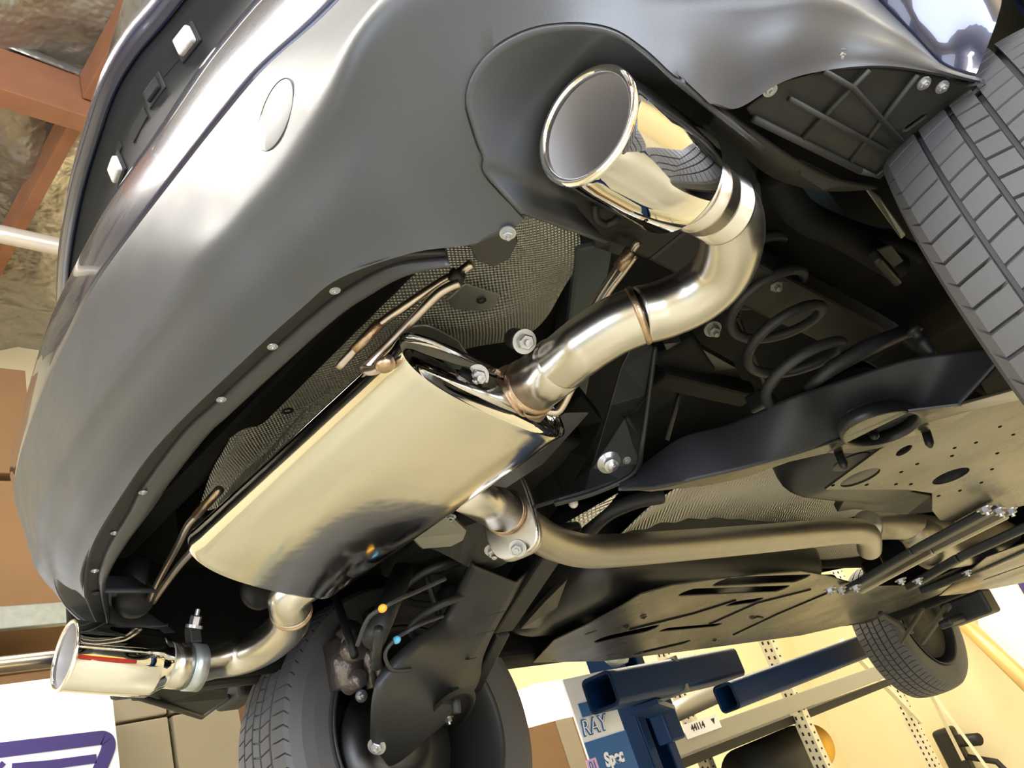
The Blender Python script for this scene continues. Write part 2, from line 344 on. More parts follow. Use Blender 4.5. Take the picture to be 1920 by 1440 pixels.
# goods on and under the rack
p0 = G(1230, 1350, y=3.2); p1 = G(1345, 1300, y=3.2)
tag(MB().tube([p0, p0.lerp(p1, .3), p1], 0.06, 24).build('metal_canister', M['plainal']), 'grey cylinder lying on the rack beam above the location label', 'cylinder')
drum = MB().tube([G(1400, 1460, y=3.4), G(1500, 1412, y=3.4)], 0.19, 32).build('hose_reel', M['black']); tag(drum, 'black reel with a yellow end hanging below the rack beam', 'reel')
MB().tube([G(1500, 1412, y=3.4), G(1527, 1400, y=3.4)], 0.16, 32).build('end_disc', M['yellow'], drum)
boxat('cardboard_box', 3.9, 5.1, 4.0, 4.6, 0.9, 2.05, M['card'], 'brown cardboard box behind the lift post under the lit tubes')
# front wall things
pb = G(1800, 1160, x=9.7); pe = G(1960, 1315, x=9.0)
tag(MB().tube([pb+(pb-pe)*0.6, pb, pe], 0.075, 20).build('wall_conduit', M['pipe_y']), 'thick pale yellow tube slanting across the front wall beside the front tyre', 'tube')
fb = empty('banner', 'white banner with a blue mark high on the front wall at the right', 'banner', loc=(9.93, 1.5, 2.0))
q = [G(1835, 1175, x=9.93), G(1990, 1320, x=9.93), G(2150, 950, x=9.93), G(1800, 900, x=9.93)]
MB().add([p-V(9.93, 1.5, 2.0) for p in q], [(0, 1, 2, 3)]).build('cloth', M['white'], fb, False, SOL(0.01))
c0 = G(1925, 1100, x=9.9)-V(9.93, 1.5, 2.0)
MB().box(c0, (0.01, 0.12, 0.2)).build('mark', M['purple'], fb, False)
hp = G(1810, 1420, x=9.8)
hk = empty('wall_hook', 'dark bracket with a short peg mounted low on the cream front wall', 'bracket', loc=hp)
MB().box((0, 0.08, 0.0), (0.16, 0.22, 0.62)).build('plate', M['armd'], hk, False, BEV(0.04, 4))
MB().tube([(-0.05, 0, 0.17), (-0.2, -0.28, 0.14)], 0.06, 16).build('peg', M['armd'], hk)
MB().tube([(-0.05, -0.05, 0.0), (-0.1, -0.3, -0.1), (-0.1, -0.42, -0.4)], 0.03, 12).build('cable', M['black'], hk)
# lit tubes far on the left
lf = G(1035, 1312, y=3.3)
ft = empty('tube_light', 'glaring twin tube work light between the far tyre and the blue lift post', 'light', loc=lf)
for dz, x0, x1 in ((0.055, -0.12, 0.30), (-0.05, -0.22, 0.22)):
    MB().tube([(x0, 0, dz), (x1, 0, dz-0.02)], 0.045, 20).build('lit_tube', M['tube'], ft)
MB().box((0.03, 0.08, 0), (0.56, 0.03, 0.2)).build('housing', M['white'], ft, False)
# ------------------------------------------------------------------ lift
def rsq(c, u, v, a, b, r=0.02, n=5):
    out = []
    for sx, sy, t0 in ((1, 1, 0), (-1, 1, 1), (-1, -1, 2), (1, -1, 3)):
        for k in range(n+1):
            t = (t0+k/n)*PI/2; out.append(c+u*(sx*(a-r)+math.cos(t)*r)+v*(sy*(b-r)+math.sin(t)*r))
    return out
def sqtube(mb, a, b, w, h, th=0.012):
    a = Vector(a); b = Vector(b); d = (b-a).normalized(); v = V(0, 0, 1); u = v.cross(d).normalized(); v = d.cross(u)
    o = [rsq(p, u, v, w/2, h/2, 0.022) for p in (a, b)]; i = [rsq(p, u, v, w/2-th, h/2-th, 0.014) for p in (a, b)]
    mb.grid([i[1], i[0], o[0], o[1]], closed_u=True, closed_v=True); return mb
def post(name, x, y, sgn, label):
    r = empty(name, label, 'car lift', loc=(x, y, 0))
    col = MB(); w = 0.13
    for (cx, cy, sx, sy) in ((0, 0.08*sgn, 0.20, 0.014), (-0.10, 0.0, 0.014, 0.16), (0.10, 0.0, 0.014, 0.16), (-0.075, -0.08*sgn, 0.05, 0.014), (0.075, -0.08*sgn, 0.05, 0.014)):
        col.box((cx, cy, 1.7), (sx, sy, 3.4))
    col.build('column', M['blue'], r, False, BEV(0.003))
    MB().box((0, 0, 0.01), (0.5, 0.4, 0.02)).build('base_plate', M['blue'], r, False)
    return r
L = post('car_lift_post', 3.30, 2.52, 1, 'blue two post lift column with box arms under the far sill')
def lw(p): return p-V(3.30, 2.52, 0)
e0 = G(1133, 1302, y=2.0); 
c = MB(); c.box(lw(V(3.28, 2.36, 1.62)), (0.11, 0.08, 0.2)); c.build('carriage', M['blue'], L, False, BEV(0.01))
z = e0.z
a = V(2.46, 2.0, z); 
mb = MB(); sqtube(mb, lw(V(2.50, 2.02, z+0.012)), lw(V(3.45, 2.06, z-0.005)), 0.14, 0.125); mb.build('arm_sleeve', M['blue'], L, True, WN)
mb = MB(); mb.box(lw(V(2.96, 2.045, z+0.002)), (0.02, 0.15, 0.14)); mb.build('sleeve_collar', M['plainal'], L, False)
mb = MB(); sqtube(mb, lw(G(1362,1308,y=1.95)), lw(G(1636,1206,y=1.86)), 0.10, 0.11); mb.build('front_arm', M['blue'], L, True, WN)
mb = MB(); mb.bar(lw(V(2.75, 2.05, z-0.07)), lw(V(3.2, 2.3, z-0.09)), 0.12, 0.02); mb.build('gusset', M['blue'], L, False)
mb = MB(); mb.lathe(lw(V(4.5, 1.8, 1.70)), (0, 0, 1), [(0, 0), (0, 0.05), (0.05, 0.05), (0.06, 0.04), (0.06, 0)], 24); mb.build('lift_pad', M['black'], L)
mb = MB(); mb.lathe(lw(V(2.55, 1.93, z+0.075)), (0, 0, 1), [(0, 0), (0, 0.03), (0.03, 0.05), (0.045, 0.05), (0.045, 0)], 24); mb.build('lift_pad', M['galv'], L)
# decal board fixed on the column
YB = 2.36
bl = G(1075, 1340, y=YB).x; br_ = bl+0.27
db = empty('sign_board', 'blue and white sign board with RAY and Spec lettering beside the blue lift post', 'sign', loc=(bl, YB, 1.62))
MB().box(((br_-bl)/2, 0, -0.1), (br_-bl, 0.01, 0.70)).build('board', M['white'], db, False)
def bandz(pa, pb, m, n='colour_band', x0=0, x1=br_-bl):
    za, zb = G(*pa, y=YB).z, G(*pb, y=YB).z
    MB().box(((x0+x1)/2, -0.007, (za+zb)/2-1.62), (x1-x0, 0.004, abs(zb-za))).build(n, m, db, False)
bandz((1095,1345), (1085,1320), M['signb'], x0=.04); bandz((1100,1392), (1125,1470), M['signb'])
t1 = G(1110, 1363, y=YB); t2 = G(1147, 1423, y=YB); t3 = G(1108, 1437, y=YB)
def tx(body, size, m, p, dy, **k): text(body, size, M[m], db, (p.x-bl, dy, p.z-1.62), (PI/2, 0, 0), **k)
tx('RAY', 0.085, 'signb', t1, -0.010, shear=0.2, sx=1.0, bold=0.003); tx('RAY', 0.085, 'white', t1, -0.013, shear=0.2, sx=1.0, bold=-0.002)
MB().box((t3.x-bl, -0.010, t3.z-1.62), (0.06, 0.003, 0.05)).build('pink_patch', M['pink'], db, False)
tx('01', 0.045, 'signb', t3, -0.0125)
tx('Spec', 0.07, 'white', t2, -0.012, shear=0.15, bold=0.003, sx=0.9)
# the second column stands on the near side, outside the picture but mirrored in the chrome
Rr = post('car_lift_post', 2.6, -1.15, -1, 'blue two post lift column on the near side of the car, mirrored in the exhaust')
def lr(p): return p-V(2.6, -1.15, 0)
mb = MB(); sqtube(mb, lr(V(2.6, -0.95, 1.60)), lr(V(1.45, -0.15, 1.60)), 0.13, 0.12); mb.build('rear_arm', M['blue'], Rr, True, WN)
mb = MB(); sqtube(mb, lr(V(2.6, -0.95, 1.58)), lr(V(3.9, -0.2, 1.60)), 0.12, 0.12); mb.build('front_arm', M['blue'], Rr, True, WN)
MB().box(lr(V(2.6, -0.98, 1.6)), (0.26, 0.2, 0.4)).build('carriage', M['blue'], Rr, False, BEV(0.01))
tc = empty('mirrored_cart', 'unseen red tool cart, added right of the photographer for its reflection in the tips', 'cart', loc=(1.6, -2.0, 0))  # unseen cart, added for red and yellow reflections in the exhaust tips
MB().box((0, 0, 0.5), (0.9, 0.5, 0.8)).build('body', M['red'], tc, False, BEV(0.02))
MB().box((0, 0, 0.92), (0.92, 0.52, 0.04)).build('top_tray', M['yellow'], tc, False, BEV(0.01))
for sx in (-1, 1):
    for sy in (-1, 1): MB().lathe((sx*0.38, sy*0.2-0.02, 0.055), (0, 1, 0), [(0, 0), (0, 0.055), (0.04, 0.055), (0.04, 0)], 20).build('caster', M['black'], tc)
MB().bar((0.47, -0.2, 0.8), (0.47, 0.2, 0.8), 0.02, 0.02).build('handle', M['galv'], tc, False)
for (x, y, w_) in ((-1.9, -1.0, 'right behind the photographer'), (-0.45, 1.35, 'just left behind the rear bumper'), (3.2, 3.6, 'above the left lift column'), (3.0, -2.2, 'beyond the near lift column'), (7.0, 2.6, 'near the front wall on the left'), (7.0, -1.5, 'near the front wall on the right')):
    f = empty('ceiling_fixture', 'white ceiling tube fixture hung '+w_, 'ceiling light', 'ceiling tube fixtures', loc=(x, y, 4.5))
    MB().box((0, 0, 0.02), (0.38, 2.3, 0.05)).build('housing', M['white'], f, False, BEV(0.01))
    for s in (-0.1, 0.1): MB().tube([(s, -1.1, -0.02), (s, 1.1, -0.02)], 0.016, 12).build('lit_tube', M['lit'], f)
# ------------------------------------------------------------------ the car (car frame: x forward, y left, z up, origin at the eye)
car = empty('car', 'dark navy car raised on the lift with grey lower bumper and polished exhaust', 'car', loc=EYE)
car.rotation_euler = (0, PITCH, 0)
def pts(l, z): return [C(px, py, z=z) for px, py in l]
# --- bumper skin: columns from the far wheel arch to the near one, each (seam, crease, lip)
W = lambda x, y, z: Vector((x, y, z))
P3 = lambda px, py, z: C(px, py, z=z)
cols = [
 (W(.93,1.59,.50), W(.925,1.59,.495), W(.86,1.595,.49)),
 (W(.84,1.60,.57), W(.80,1.60,.53), W(.78,1.57,.49)),
 (W(.68,1.62,.66), W(.66,1.59,.55), W(.66,1.52,.48)),
 (W(.54,1.56,.71), W(.54,1.50,.56), W(.61,1.46,.46)),
 (W(.455,1.47,.72), W(.45,1.38,.565), P3(205,1200,.455)),
 (P3(28,920,.72), P3(72,1040,.56), P3(180,1160,.455)),
 (P3(40,853,.72), P3(70,960,.56), P3(160,1110,.46)),
 (P3(77,747,.72), P3(133,827,.56), P3(173,1027,.47)),
 (P3(127,643,.72), P3(200,727,.56), P3(233,923,.475)),
 (P3(167,560,.72), P3(293,613,.56), P3(310,820,.48)),
 (P3(220,480,.72), P3(393,480,.56), P3(467,667,.48)),
 (P3(333,333,.72), P3(467,400,.56), P3(567,577,.48)),
 (P3(417,227,.72), P3(550,300,.56), P3(640,520,.475)),
 (P3(500,130,.72), P3(617,187,.56), P3(773,473,.465)),
 (P3(610,32,.72), P3(670,70,.57), P3(883,457,.46)),
 (P3(760,-120,.73), P3(740,-10,.58), P3(967,423,.455)),
 (P3(900,-220,.73), P3(840,-50,.58), P3(1011,387,.45)),
 (P3(1100,-260,.72), P3(1060,-40,.555), P3(1170,290,.44)),
 (P3(1300,-220,.71), P3(1250,0,.54), P3(1313,200,.46)),
 (P3(1450,-150,.68), P3(1400,0,.54), P3(1380,203,.475)),
 (P3(1560,-80,.655), P3(1520,-5,.545), P3(1467,153,.49)),
 (P3(1640,0,.62), P3(1615,25,.55), P3(1547,133,.50)),
 (P3(1710,70,.57), P3(1690,70,.53), P3(1660,125,.50)),
 (P3(1770,130,.53), P3(1765,125,.515), P3(1773,142,.50)),
 (P3(1827,147,.50), P3(1825,148,.498), P3(1850,155,.49))]
NS = 8
S_ = cr([c[0] for c in cols], NS); Cc = cr([c[1] for c in cols], NS); L_ = cr([c[2] for c in cols], NS)
def brow(t):                                         # t 0 seam .. 1 crease .. 2 lip, rounded at the crease
    out = []; e = 0.12
    for s, c, l in zip(S_, Cc, L_):
        if abs(t-1) < e:
            a = s.lerp(c, 1-e); b = c.lerp(l, e); q = (t-1+e)/(2*e)
            out.append(a*(1-q)**2+c*2*q*(1-q)+b*q*q)
        elif t <= 1: out.append(s.lerp(c, t))
        else:
            k = t-1; bulge = (s-c).normalized()*0.0
            out.append(c.lerp(l, k)+V(-0.008, 0, -0.004)*math.sin(PI*max(0, (k-e)/(1-e)))**2)
    return out
TT = [0, .04, .15, .3, .5, .7, .8, .88, .91, .94, .97, 1.0, 1.03, 1.06, 1.09, 1.12, 1.22, 1.35, 1.5, 1.65, 1.8, 1.9, 2.0]
brows = [brow(t) for t in TT]
brows = [[p+V(0.014, 0, 0.001) for p in brows[0]]] + brows
bvh = BVHTree.FromPolygons([p for r in brows for p in r], [(i*len(S_)+j, i*len(S_)+j+1, (i+1)*len(S_)+j+1, (i+1)*len(S_)+j) for i in range(len(brows)-1) for j in range(len(S_)-1)])
bumper = MB().grid(brows).build('rear_bumper', M['clad'], car, True, SOL(0.004, 0))
# cut-outs round the exhaust tips
archN = []
for px, py in ((943,367),(905,290),(885,235),(875,180),(893,130),(930,90),(990,58),(1060,45),(1150,55),(1215,95),(1270,145),(1320,182)):
    h = bvh.ray_cast(V(0, 0, 0), ray(px, py, RC).normalized())[0]
    if h is not None: archN.append((h.y, h.z))
print('ARCH', [(round(a, 3), round(b, 3)) for a, b in archN])
archN = [(archN[0][0]+.004, .36)] + archN + [(archN[-1][0]-.004, .36)]
archF = [(1.535-y, z-0.012) for y, z in archN]
for nm, A in (('near', archN), ('far', archF)):
    top = cr([V(0, y, z) for y, z in A], 6)
    mb = MB(); rows = [[V(x, p.y, p.z) for p in top] for x in (0.2, 0.8)]
    mb.grid(rows, closed_u=True); n = len(top); mb.f.append(tuple(range(n))); mb.f.append(tuple(range(2*n-1, n-1, -1))); mb.mi += [0, 0]
    cut = mb.build('cutter', None, car, False)
    md = bumper.modifiers.new('cut', 'BOOLEAN'); md.object = cut; md.operation = 'DIFFERENCE'; md.solver = 'EXACT'
    # surround wall going inwards from the skin
    edge = []; deep = []
    for p in top:
        h = bvh.ray_cast(V(-1, p.y, p.z), V(1, 0, 0))
        if h[0] is None or h[0].x > 0.75: continue
        edge.append(h[0]); 
    cy = sum(p.y for p in edge)/len(edge); 
    def ring(dx, sc, dz=0): return [V(p.x*(1-dx*0)+dx, cy+(p.y-cy)*sc, 0.46+(p.z-0.46)*sc+dz) for p in edge]
    MB().grid([ring(-0.0015, 1.0), ring(0.004, 0.985), ring(0.03, 0.97), ring(0.07, 0.95), ring(0.11, 0.93)]).build('tip_surround', M['clad'], bumper, True, SOL(0.004, 1))
dg = bpy.context.evaluated_depsgraph_get(); me = bpy.data.meshes.new_from_object(bumper.evaluated_get(dg))
for md in list(bumper.modifiers): bumper.modifiers.remove(md)
bumper.data = me
for o in [o for o in COL.objects if o.name.startswith('cutter')]: bpy.data.objects.remove(o)
for p in me.polygons: p.use_smooth = True
try: me.set_sharp_from_angle(angle=math.radians(50))
except Exception: pass
# round tow hook cover in the bumper
def hit(px, py, bv=bvh):
    d = ray(px, py, RC).normalized(); h = bv.ray_cast(V(0, 0, 0), d); return h[0], (h[1] if h[1].dot(d) < 0 else -h[1])
p, n = hit(520, 217); p = p+n*0.0014
mb = MB(); up = V(0, 0, 1)
mb.lathe(p, n, [(-0.002, 0.0355), (0.0008, 0.0355), (0.0006, 0.0346), (0.0008, 0.0339), (0.0010, 0.033), (0.0010, 0)], 64, up)
mb.build('tow_hook_cover', M['clad'], bumper, True)
MB().lathe(p, n, [(0.0006, 0.0340), (0.0013, 0.0343), (0.0013, 0.0348), (0.0006, 0.0352)], 64, up).build('cover_gap', M['gap'], bumper)
# flat screw strip and rolled black trim round the opening
sOut = [(205,1200,.455),(180,1160,.455),(160,1110,.46),(155,1077,.463),(173,1027,.47),(213,960,.474),(233,923,.475),(310,820,.48),(373,757,.48),(467,667,.48),(567,577,.48),(640,520,.475),(730,486,.467),(835,478,.462)]
sMid = [(207,1192,.458),(196,1150,.46),(186,1108,.464),(183,1075,.466),(200,1025,.472),(238,960,.478),(262,915,.48),(338,812,.485),(402,752,.485),(500,662,.485),(600,575,.485),(668,527,.482),(745,492,.472),(838,480,.464)]
sTri = [(209,1190,.47),(204,1140,.472),(200,1095,.474),(216,1057,.476),(253,1003,.48),(300,945,.485),(333,897,.488),(405,808,.49),(440,775,.49),(520,700,.49),(640,590,.49),(705,545,.487),(770,505,.478),(840,482,.466)]
so, sm, st = [cr([P3(*q) for q in l], 6) for l in (sOut, sMid, sTri)]
MB().grid([so, [a.lerp(b, .1)+V(0, 0, .006) for a, b in zip(so, sm)], sm]).build('screw_strip', M['strip'], bumper, True, SOL(0.003, 1))
rr = []
for k in range(9):
    t = k/8; rr.append([a.lerp(b, t)+V(0, 0, -0.012*math.sin(PI*min(1, t*1.15)))+V(0, 0, 0.03*max(0, t-.87)/.13) for a, b in zip(sm, st)])
MB().grid(rr).build('opening_trim', M['roll'], bumper, True, SOL(0.002, 1))
for px, py in ((628,545),(511,650),(415,749),(268,923),(215,999),(178,1070),(180,1112)):
    z = 0.4785 if py < 1000 else 0.466
    hexbolt('push_pin', P3(px, py, z-0.004), (0, 0, -1), 0.0035, 0.002, bumper, M['bolt'] if py != 1112 else M['strip'])
# small lug below the bumper corner with its screw
lug = [P3(*q) for q in ((880,462,.458),(925,440,.456),(965,423,.454),(972,455,.456),(955,487,.462),(925,502,.466),(893,490,.465))]
plate('bumper_lug', lug, [], 0.006, M['trim'], bumper)
hexbolt('lug_screw', P3(952, 436, .452), (-.3, 0, -1), 0.005, 0.006, bumper, M['bolt'])
# --- painted panel above the seam
E_ = [W(.98,1.66,.70), W(.86,1.70,.80), W(.70,1.70,.88), W(.56,1.64,.9), W(.475,1.56,.9), P3(60,730,.9), P3(85,650,.9), P3(112,560,.9), P3(140,500,.9),
      P3(170,440,.9), P3(215,360,.9), P3(297,240,.9), P3(360,145,.9), P3(402,88,.9), P3(472,5,.9), W(.425,.42,.91), W(.448,.33,.92), W(.49,.22,.92), W(.55,.12,.92),
      W(.62,.045,.91), W(.69,-.01,.89), W(.76,-.05,.86), W(.83,-.08,.80), W(.89,-.09,.73), W(.94,-.07,.64)]
Er = cr(E_, NS); N = len(Er)
def prow(t, bul=0.012): return [s.lerp(e, t)+V(-bul*math.sin(PI*t), (-1 if i > N*0.72 else (1 if i < N*.15 else 0))*bul*1.5*math.sin(PI*t), 0) for i, (s, e) in enumerate(zip(S_, Er))]
pr_ = [[p+V(0.012, 0, 0.004) for p in S_], [p+V(0.002, 0, 0.004) for p in prow(0.0)]] + [prow(t) for t in (0.03, .1, .2, .35, .5, .65, .8, .9, .96, 1)]
pr_ += [[p+V(0.006, 0, 0.004) for p in Er], [p+V(0.03, 0, 0.004) for p in Er], [p+V(0.10, 0, -0.02) for p in Er]]
MB().grid(pr_).build('painted_bumper_panel', M['paint'], car, True)
# --- tailgate above with plate recess
outer = [(480,-300),(400,-150),(342,-68),(290,0),(240,60),(200,130),(170,220),(140,330),(120,450),(115,540),(117,620)]
ro = cr([W(.62,-.02,1.2), W(.54,.10,1.2), W(.48,.24,1.2), W(.448,.36,1.2)]+[C(px, py, z=1.2) for px, py in outer[1:]]+[W(.66,1.66,1.2)], 8)
def sh(rw, dx, dz, ky=1.0): return [V(p.x+dx, 0.8+(p.y-0.8)*ky, p.z+dz) for p in rw]
tail = [sh(ro, 0.02, -0.34), sh(ro, 0.03, -0.24), sh(ro, 0.045, -0.13), sh(ro, 0.03, -0.075), sh(ro, 0.012, -0.05)]
tg = MB().grid(tail).build('tailgate_recess', M['recess'], car, True, SOL(0.004, 0))
MB().grid([sh(ro, 0.012, -0.05), sh(ro, 0.0, -0.035), sh(ro, -0.004, -0.02), sh(ro, 0, 0), sh(ro, 0.02, 0.05), sh(ro, 0.07, 0.30), sh(ro, 0.16, 0.55)]).build('tailgate', M['paint'], car, True, SOL(0.006, 1))
MB().tube([p+V(-0.003, 0, -0.018) for p in ro[4:]], 0.007, 10).build('garnish_bar', M['chrome'], tg)
MB().tube([p+V(0.0, 0, -0.034) for p in ro[2:]], 0.004, 8).build('garnish_seal', M['gap'], tg)
bvt = BVHTree.FromPolygons([p for r in tail for p in r], [(i*len(ro)+j, i*len(ro)+j+1, (i+1)*len(ro)+j+1, (i+1)*len(ro)+j) for i in range(4) for j in range(len(ro)-1)])
def oncar(name, px, py, sx, sy, m, par, th=0.006, bv=bvt, up=V(0, 1, 0), bev=0.004, dx=0):
    h = bv.ray_cast(V(0, 0, 0), ray(px, py, RC).normalized()); p = h[0] if h[0] is not None else C(px, py, z=1.1)
    n = (h[1] if h[1].dot(p) < 0 else -h[1]) if h[0] is not None else V(-.5, 0, -.8)
    u = (up-n*up.dot(n)).normalized(); w = n.cross(u)
    return MB().box(p+n*(th/2+dx), (sx, sy, th), Matrix((u, w, n)).transposed()).build(name, m, par, False, BEV(bev, 3))
for px, py in ((355,80),(226,318)):
    b = oncar('lamp_bezel', px, py, 0.050, 0.040, M['gap'], tg, 0.006)
    oncar('licence_plate_lamp', px, py, 0.036, 0.030, M['lens'], tg, 0.014)
oncar('handle_switch', 292, 170, 0.05, 0.032, M['gap'], tg, 0.004); oncar('handle_switch', 292, 170, 0.036, 0.022, M['recess'], tg, 0.009)
oncar('recess_rib', 322, 118, 0.045, 0.02, M['recess'], tg, 0.003); oncar('recess_rib', 262, 235, 0.06, 0.02, M['recess'], tg, 0.003)
oncar('recess_plug', 226, 277, 0.022, 0.016, M['recess'], tg, 0.004)
# --- body shell
def shell_row(x, hw, z, sg): return V(x, 0.79+sg*hw, z)
prof = [(0.66,1.22,0.72,1.22),(0.72,1.5,.72,1.5),(1.0,1.72,.74,1.72),(1.6,1.74,.72,1.74),(2.6,1.74,.72,1.74),(3.3,1.45,.74,1.45),(3.7,1.15,.80,1.15),(4.6,1.08,.85,1.08),(4.8,0.95,.85,.95)]
rows = []
for x, zt, hr, _ in prof:
    hw = 0.90 if 0.8 < x < 4.4 else 0.60; zb = .72 if x < .9 else .64
    r = [V(x, .79-hw, zb), V(x, .79-hw-.015, .8), V(x, .79-hw, 1.0), V(x, .79-hw+.03, min(zt, 1.15)), V(x, .79-hr+.1, zt-.05), V(x, .79-hr*.6, zt), V(x, .79+hr*.6, zt), V(x, .79+hr-.1, zt-.05), V(x, .79+hw-.03, min(zt, 1.15)), V(x, .79+hw, 1.0), V(x, .79+hw+.015, .8), V(x, .79+hw, zb)]
    rows.append(r)
mb = MB().grid(rows); k0 = len(mb.v); mb.f.append(tuple(range(12))); mb.mi.append(0); mb.f.append(tuple(range(len(mb.v)-12, len(mb.v)))); mb.mi.append(0)
mb.build('body_shell', M['paint'], car, True, [('BEVEL', dict(width=.03, segments=3, limit_method='ANGLE', angle_limit=.5))])
# floor pan with stamped ribs
mb = MB(); rows = []
for i in range(90):
    x = 0.62+i*0.047; r = []
    for j in range(60):
        y = 0.02+j*(1.54/59)
        z = 0.625+0.010*max(-1, min(1, 3*math.sin(x*14)))*(1 if .15 < y < 1.4 else 0)
        if x < 0.72: z += (0.72-x)*0.5
        r.append(V(x, y, z))
    rows.append(r)
mb.grid(rows).build('floor_pan', M['under'], car, True, SOL(0.01, 1))
for sg, y in (('n', 0.06), ('f', 1.52)):             # long sill rails
    mb = MB(); mb.box((2.62, 0.79+(0.72 if y > 1 else -0.72), 0.44), (2.35, 0.11, 0.15)); mb.build('sill', M['under'], car, False, BEV(0.02, 3))
    mb = MB(); mb.box((2.6, 0.79+(0.79 if y > 1 else -0.79), 0.50), (2.3, 0.06, 0.2)); mb.build('side_skirt', M['clad'], car, False, BEV(0.02, 3))
# rear frame rails and rear cross panel
for yy in (0.36, 1.22):
    mb = MB(); P = [V(0.62, yy, 0.60), V(0.85, yy, 0.60), V(1.05, yy, 0.585), V(1.5, yy, .57), V(1.9, yy, .52)]
    for a, b in zip(P, P[1:]): mb.bar(a, b, 0.075, 0.05)
    mb.build('frame_rail', M['armd'] if yy < 1 else M['under'], car, False, BEV(0.006))
mb = MB().box((0.57, 0.79, 0.66), (0.05, 1.2, 0.14)); mb.build('rear_crossmember', M['under'], car, False, BEV(0.01))
#==EXHAUST==
def weld_ring(o, d, r, parent, t=0.0032): return MB().lathe(o, d, [(-t*1.3, r-0.001), (-t, r+0.0006), (-t*.4, r+0.0018), (t*.3, r+0.0014), (t, r+0.0006), (t*1.3, r-0.001)], 48).build('weld_ring', M['weld'], parent)
def tip(p0, p1, R, name_par=car, up=None):
    d = (p1-p0).normalized(); L = (p1-p0).length; t = 0.0022
    prof = [(0.0, R+0.0005), (-0.0025, R+0.0012), (-0.0045, R), (-0.0055, R-0.003), (-0.0045, R-0.0055), (-0.002, R-0.006), (0.001, R-0.0057)]
    body = [(0.0, R+0.0005), (0.004, R), (0.02, R), (L*.5, R), (L*.97, R), (L, R-0.002), (L+0.008, R-0.008), (L+0.022, R-0.0165), (L+0.028, R-0.017)]
    o = MB().lathe(p0, d, body, 96).build('exhaust_tip', M['chrome'], car)
    MB().lathe(p0, d, prof, 96).build('rolled_rim', M['chrome'], o)
    MB().lathe(p0, d, [(0.001, R-0.0057), (0.01, R-0.0062), (L*.9, R-0.0065), (L*1.25, R-0.018), (L*1.6, R-0.02), (L*1.61, 0.0)], 64).build('inner_liner', M['tipin'], o)
    return o, d, L
n0 = C(1103, 238, d=.68); n1 = n0+V(.120, 0.0, -0.008)
tipN, dN, LN = tip(n0, n1, 0.0505)
f0 = C(126, 1229, d=1.22); f1 = f0+V(.122, 0.0, -0.022)
tipF, dF, LF = tip(f0, f1, 0.0505)
pr = 0.0318
def pipe(path, r, name='tailpipe', m=M['brush'], n=8, seg=40, parent=car): return MB().tube(cr(path, n), r, seg).build(name, m, parent)
c0 = n1+dN*0.022
MB().lathe(c0, dN, [(0, .0315), (0, .0350), (.012, .0352), (.013, .0362), (.016, .0362), (.017, .0350), (.030, .0350), (.031, .0315)], 48).build('tip_collar', M['brush'], tipN)
c1 = c0+dN*0.034
MB().lathe(c1, dN, [(0, .031), (0, .0345), (.018, .0345), (.0185, .0355), (.021, .0355), (.0215, .032)], 48).build('tip_collar', M['brush'], tipN)
aN = c1+dN*0.012
zc = .437
pathN = [aN, aN+dN*0.02, C(1372,450,z=.445), C(1352,508,z=.440), C(1305,552,z=zc), C(1245,580,z=zc), C(1197,592,z=zc)]
tp = pipe(pathN, pr)
w0 = C(1197, 592, z=zc)
wd_ = (C(1245,580,z=zc)-C(1150,618,z=zc)).normalized()
tp2 = pipe([w0, C(1150,612,z=zc), C(1105,640,z=zc), C(1085,655,z=zc), C(1040,690,z=.443), C(985,733,z=.450)], pr)
weld_ring(w0, wd_, pr, tp)
ce = C(985,733,z=.450); cm = C(1040,690,z=.443); dd = (cm-ce).normalized()
MB().lathe(ce+dd*0.01, dd, [(0, .031), (0, .034), (.06, .034), (.064, .0322)], 48).build('slip_joint', M['brush'], tp2)
weld_ring(ce+dd*0.012, dd, pr+.003, tp2, .004); weld_ring(ce+dd*0.0, dd, pr+.004, tp2, .004)
# far side
zf = f1.z
aF = f1+dF*0.022
MB().lathe(aF, dF, [(0, .0315), (0, .0350), (.030, .0352), (.031, .0315)], 48).build('tip_collar', M['brush'], tipF)
cl = MB().lathe(aF+dF*0.032, dF, [(0, .0325), (0, .0365), (.022, .0365), (.022, .0325)], 48).build('band_clamp', M['galv'], tipF)
MB().box(aF+dF*0.043+V(0, -0.01, .048), (0.02, 0.02, 0.03)).build('clamp_block', M['black'], cl, False, BEV(.003))
hexbolt('clamp_bolt', aF+dF*0.043+V(0.0, -0.014, .058), (0.2, -.4, 1), .009, .02, cl, M['bolt'])
zfp = .40
pathF = [aF+dF*.03, C(400,1236,z=.395), C(455,1228,z=.395), C(505,1205,z=.395), C(541,1170,z=.398), C(545,1140,z=.405)]
tf = pipe(pathF, pr)
wF = C(530, 1142, z=.405)
tf2 = pipe([C(545,1140,z=.405), C(540,1120,z=.413), C(556,1103,z=.422), C(590,1080,z=.432), C(640,1045,z=.44)], pr)
weld_ring(C(546,1146,z=.403), (C(541,1170,z=.398)-C(533,1113,z=.415)), pr, tf)
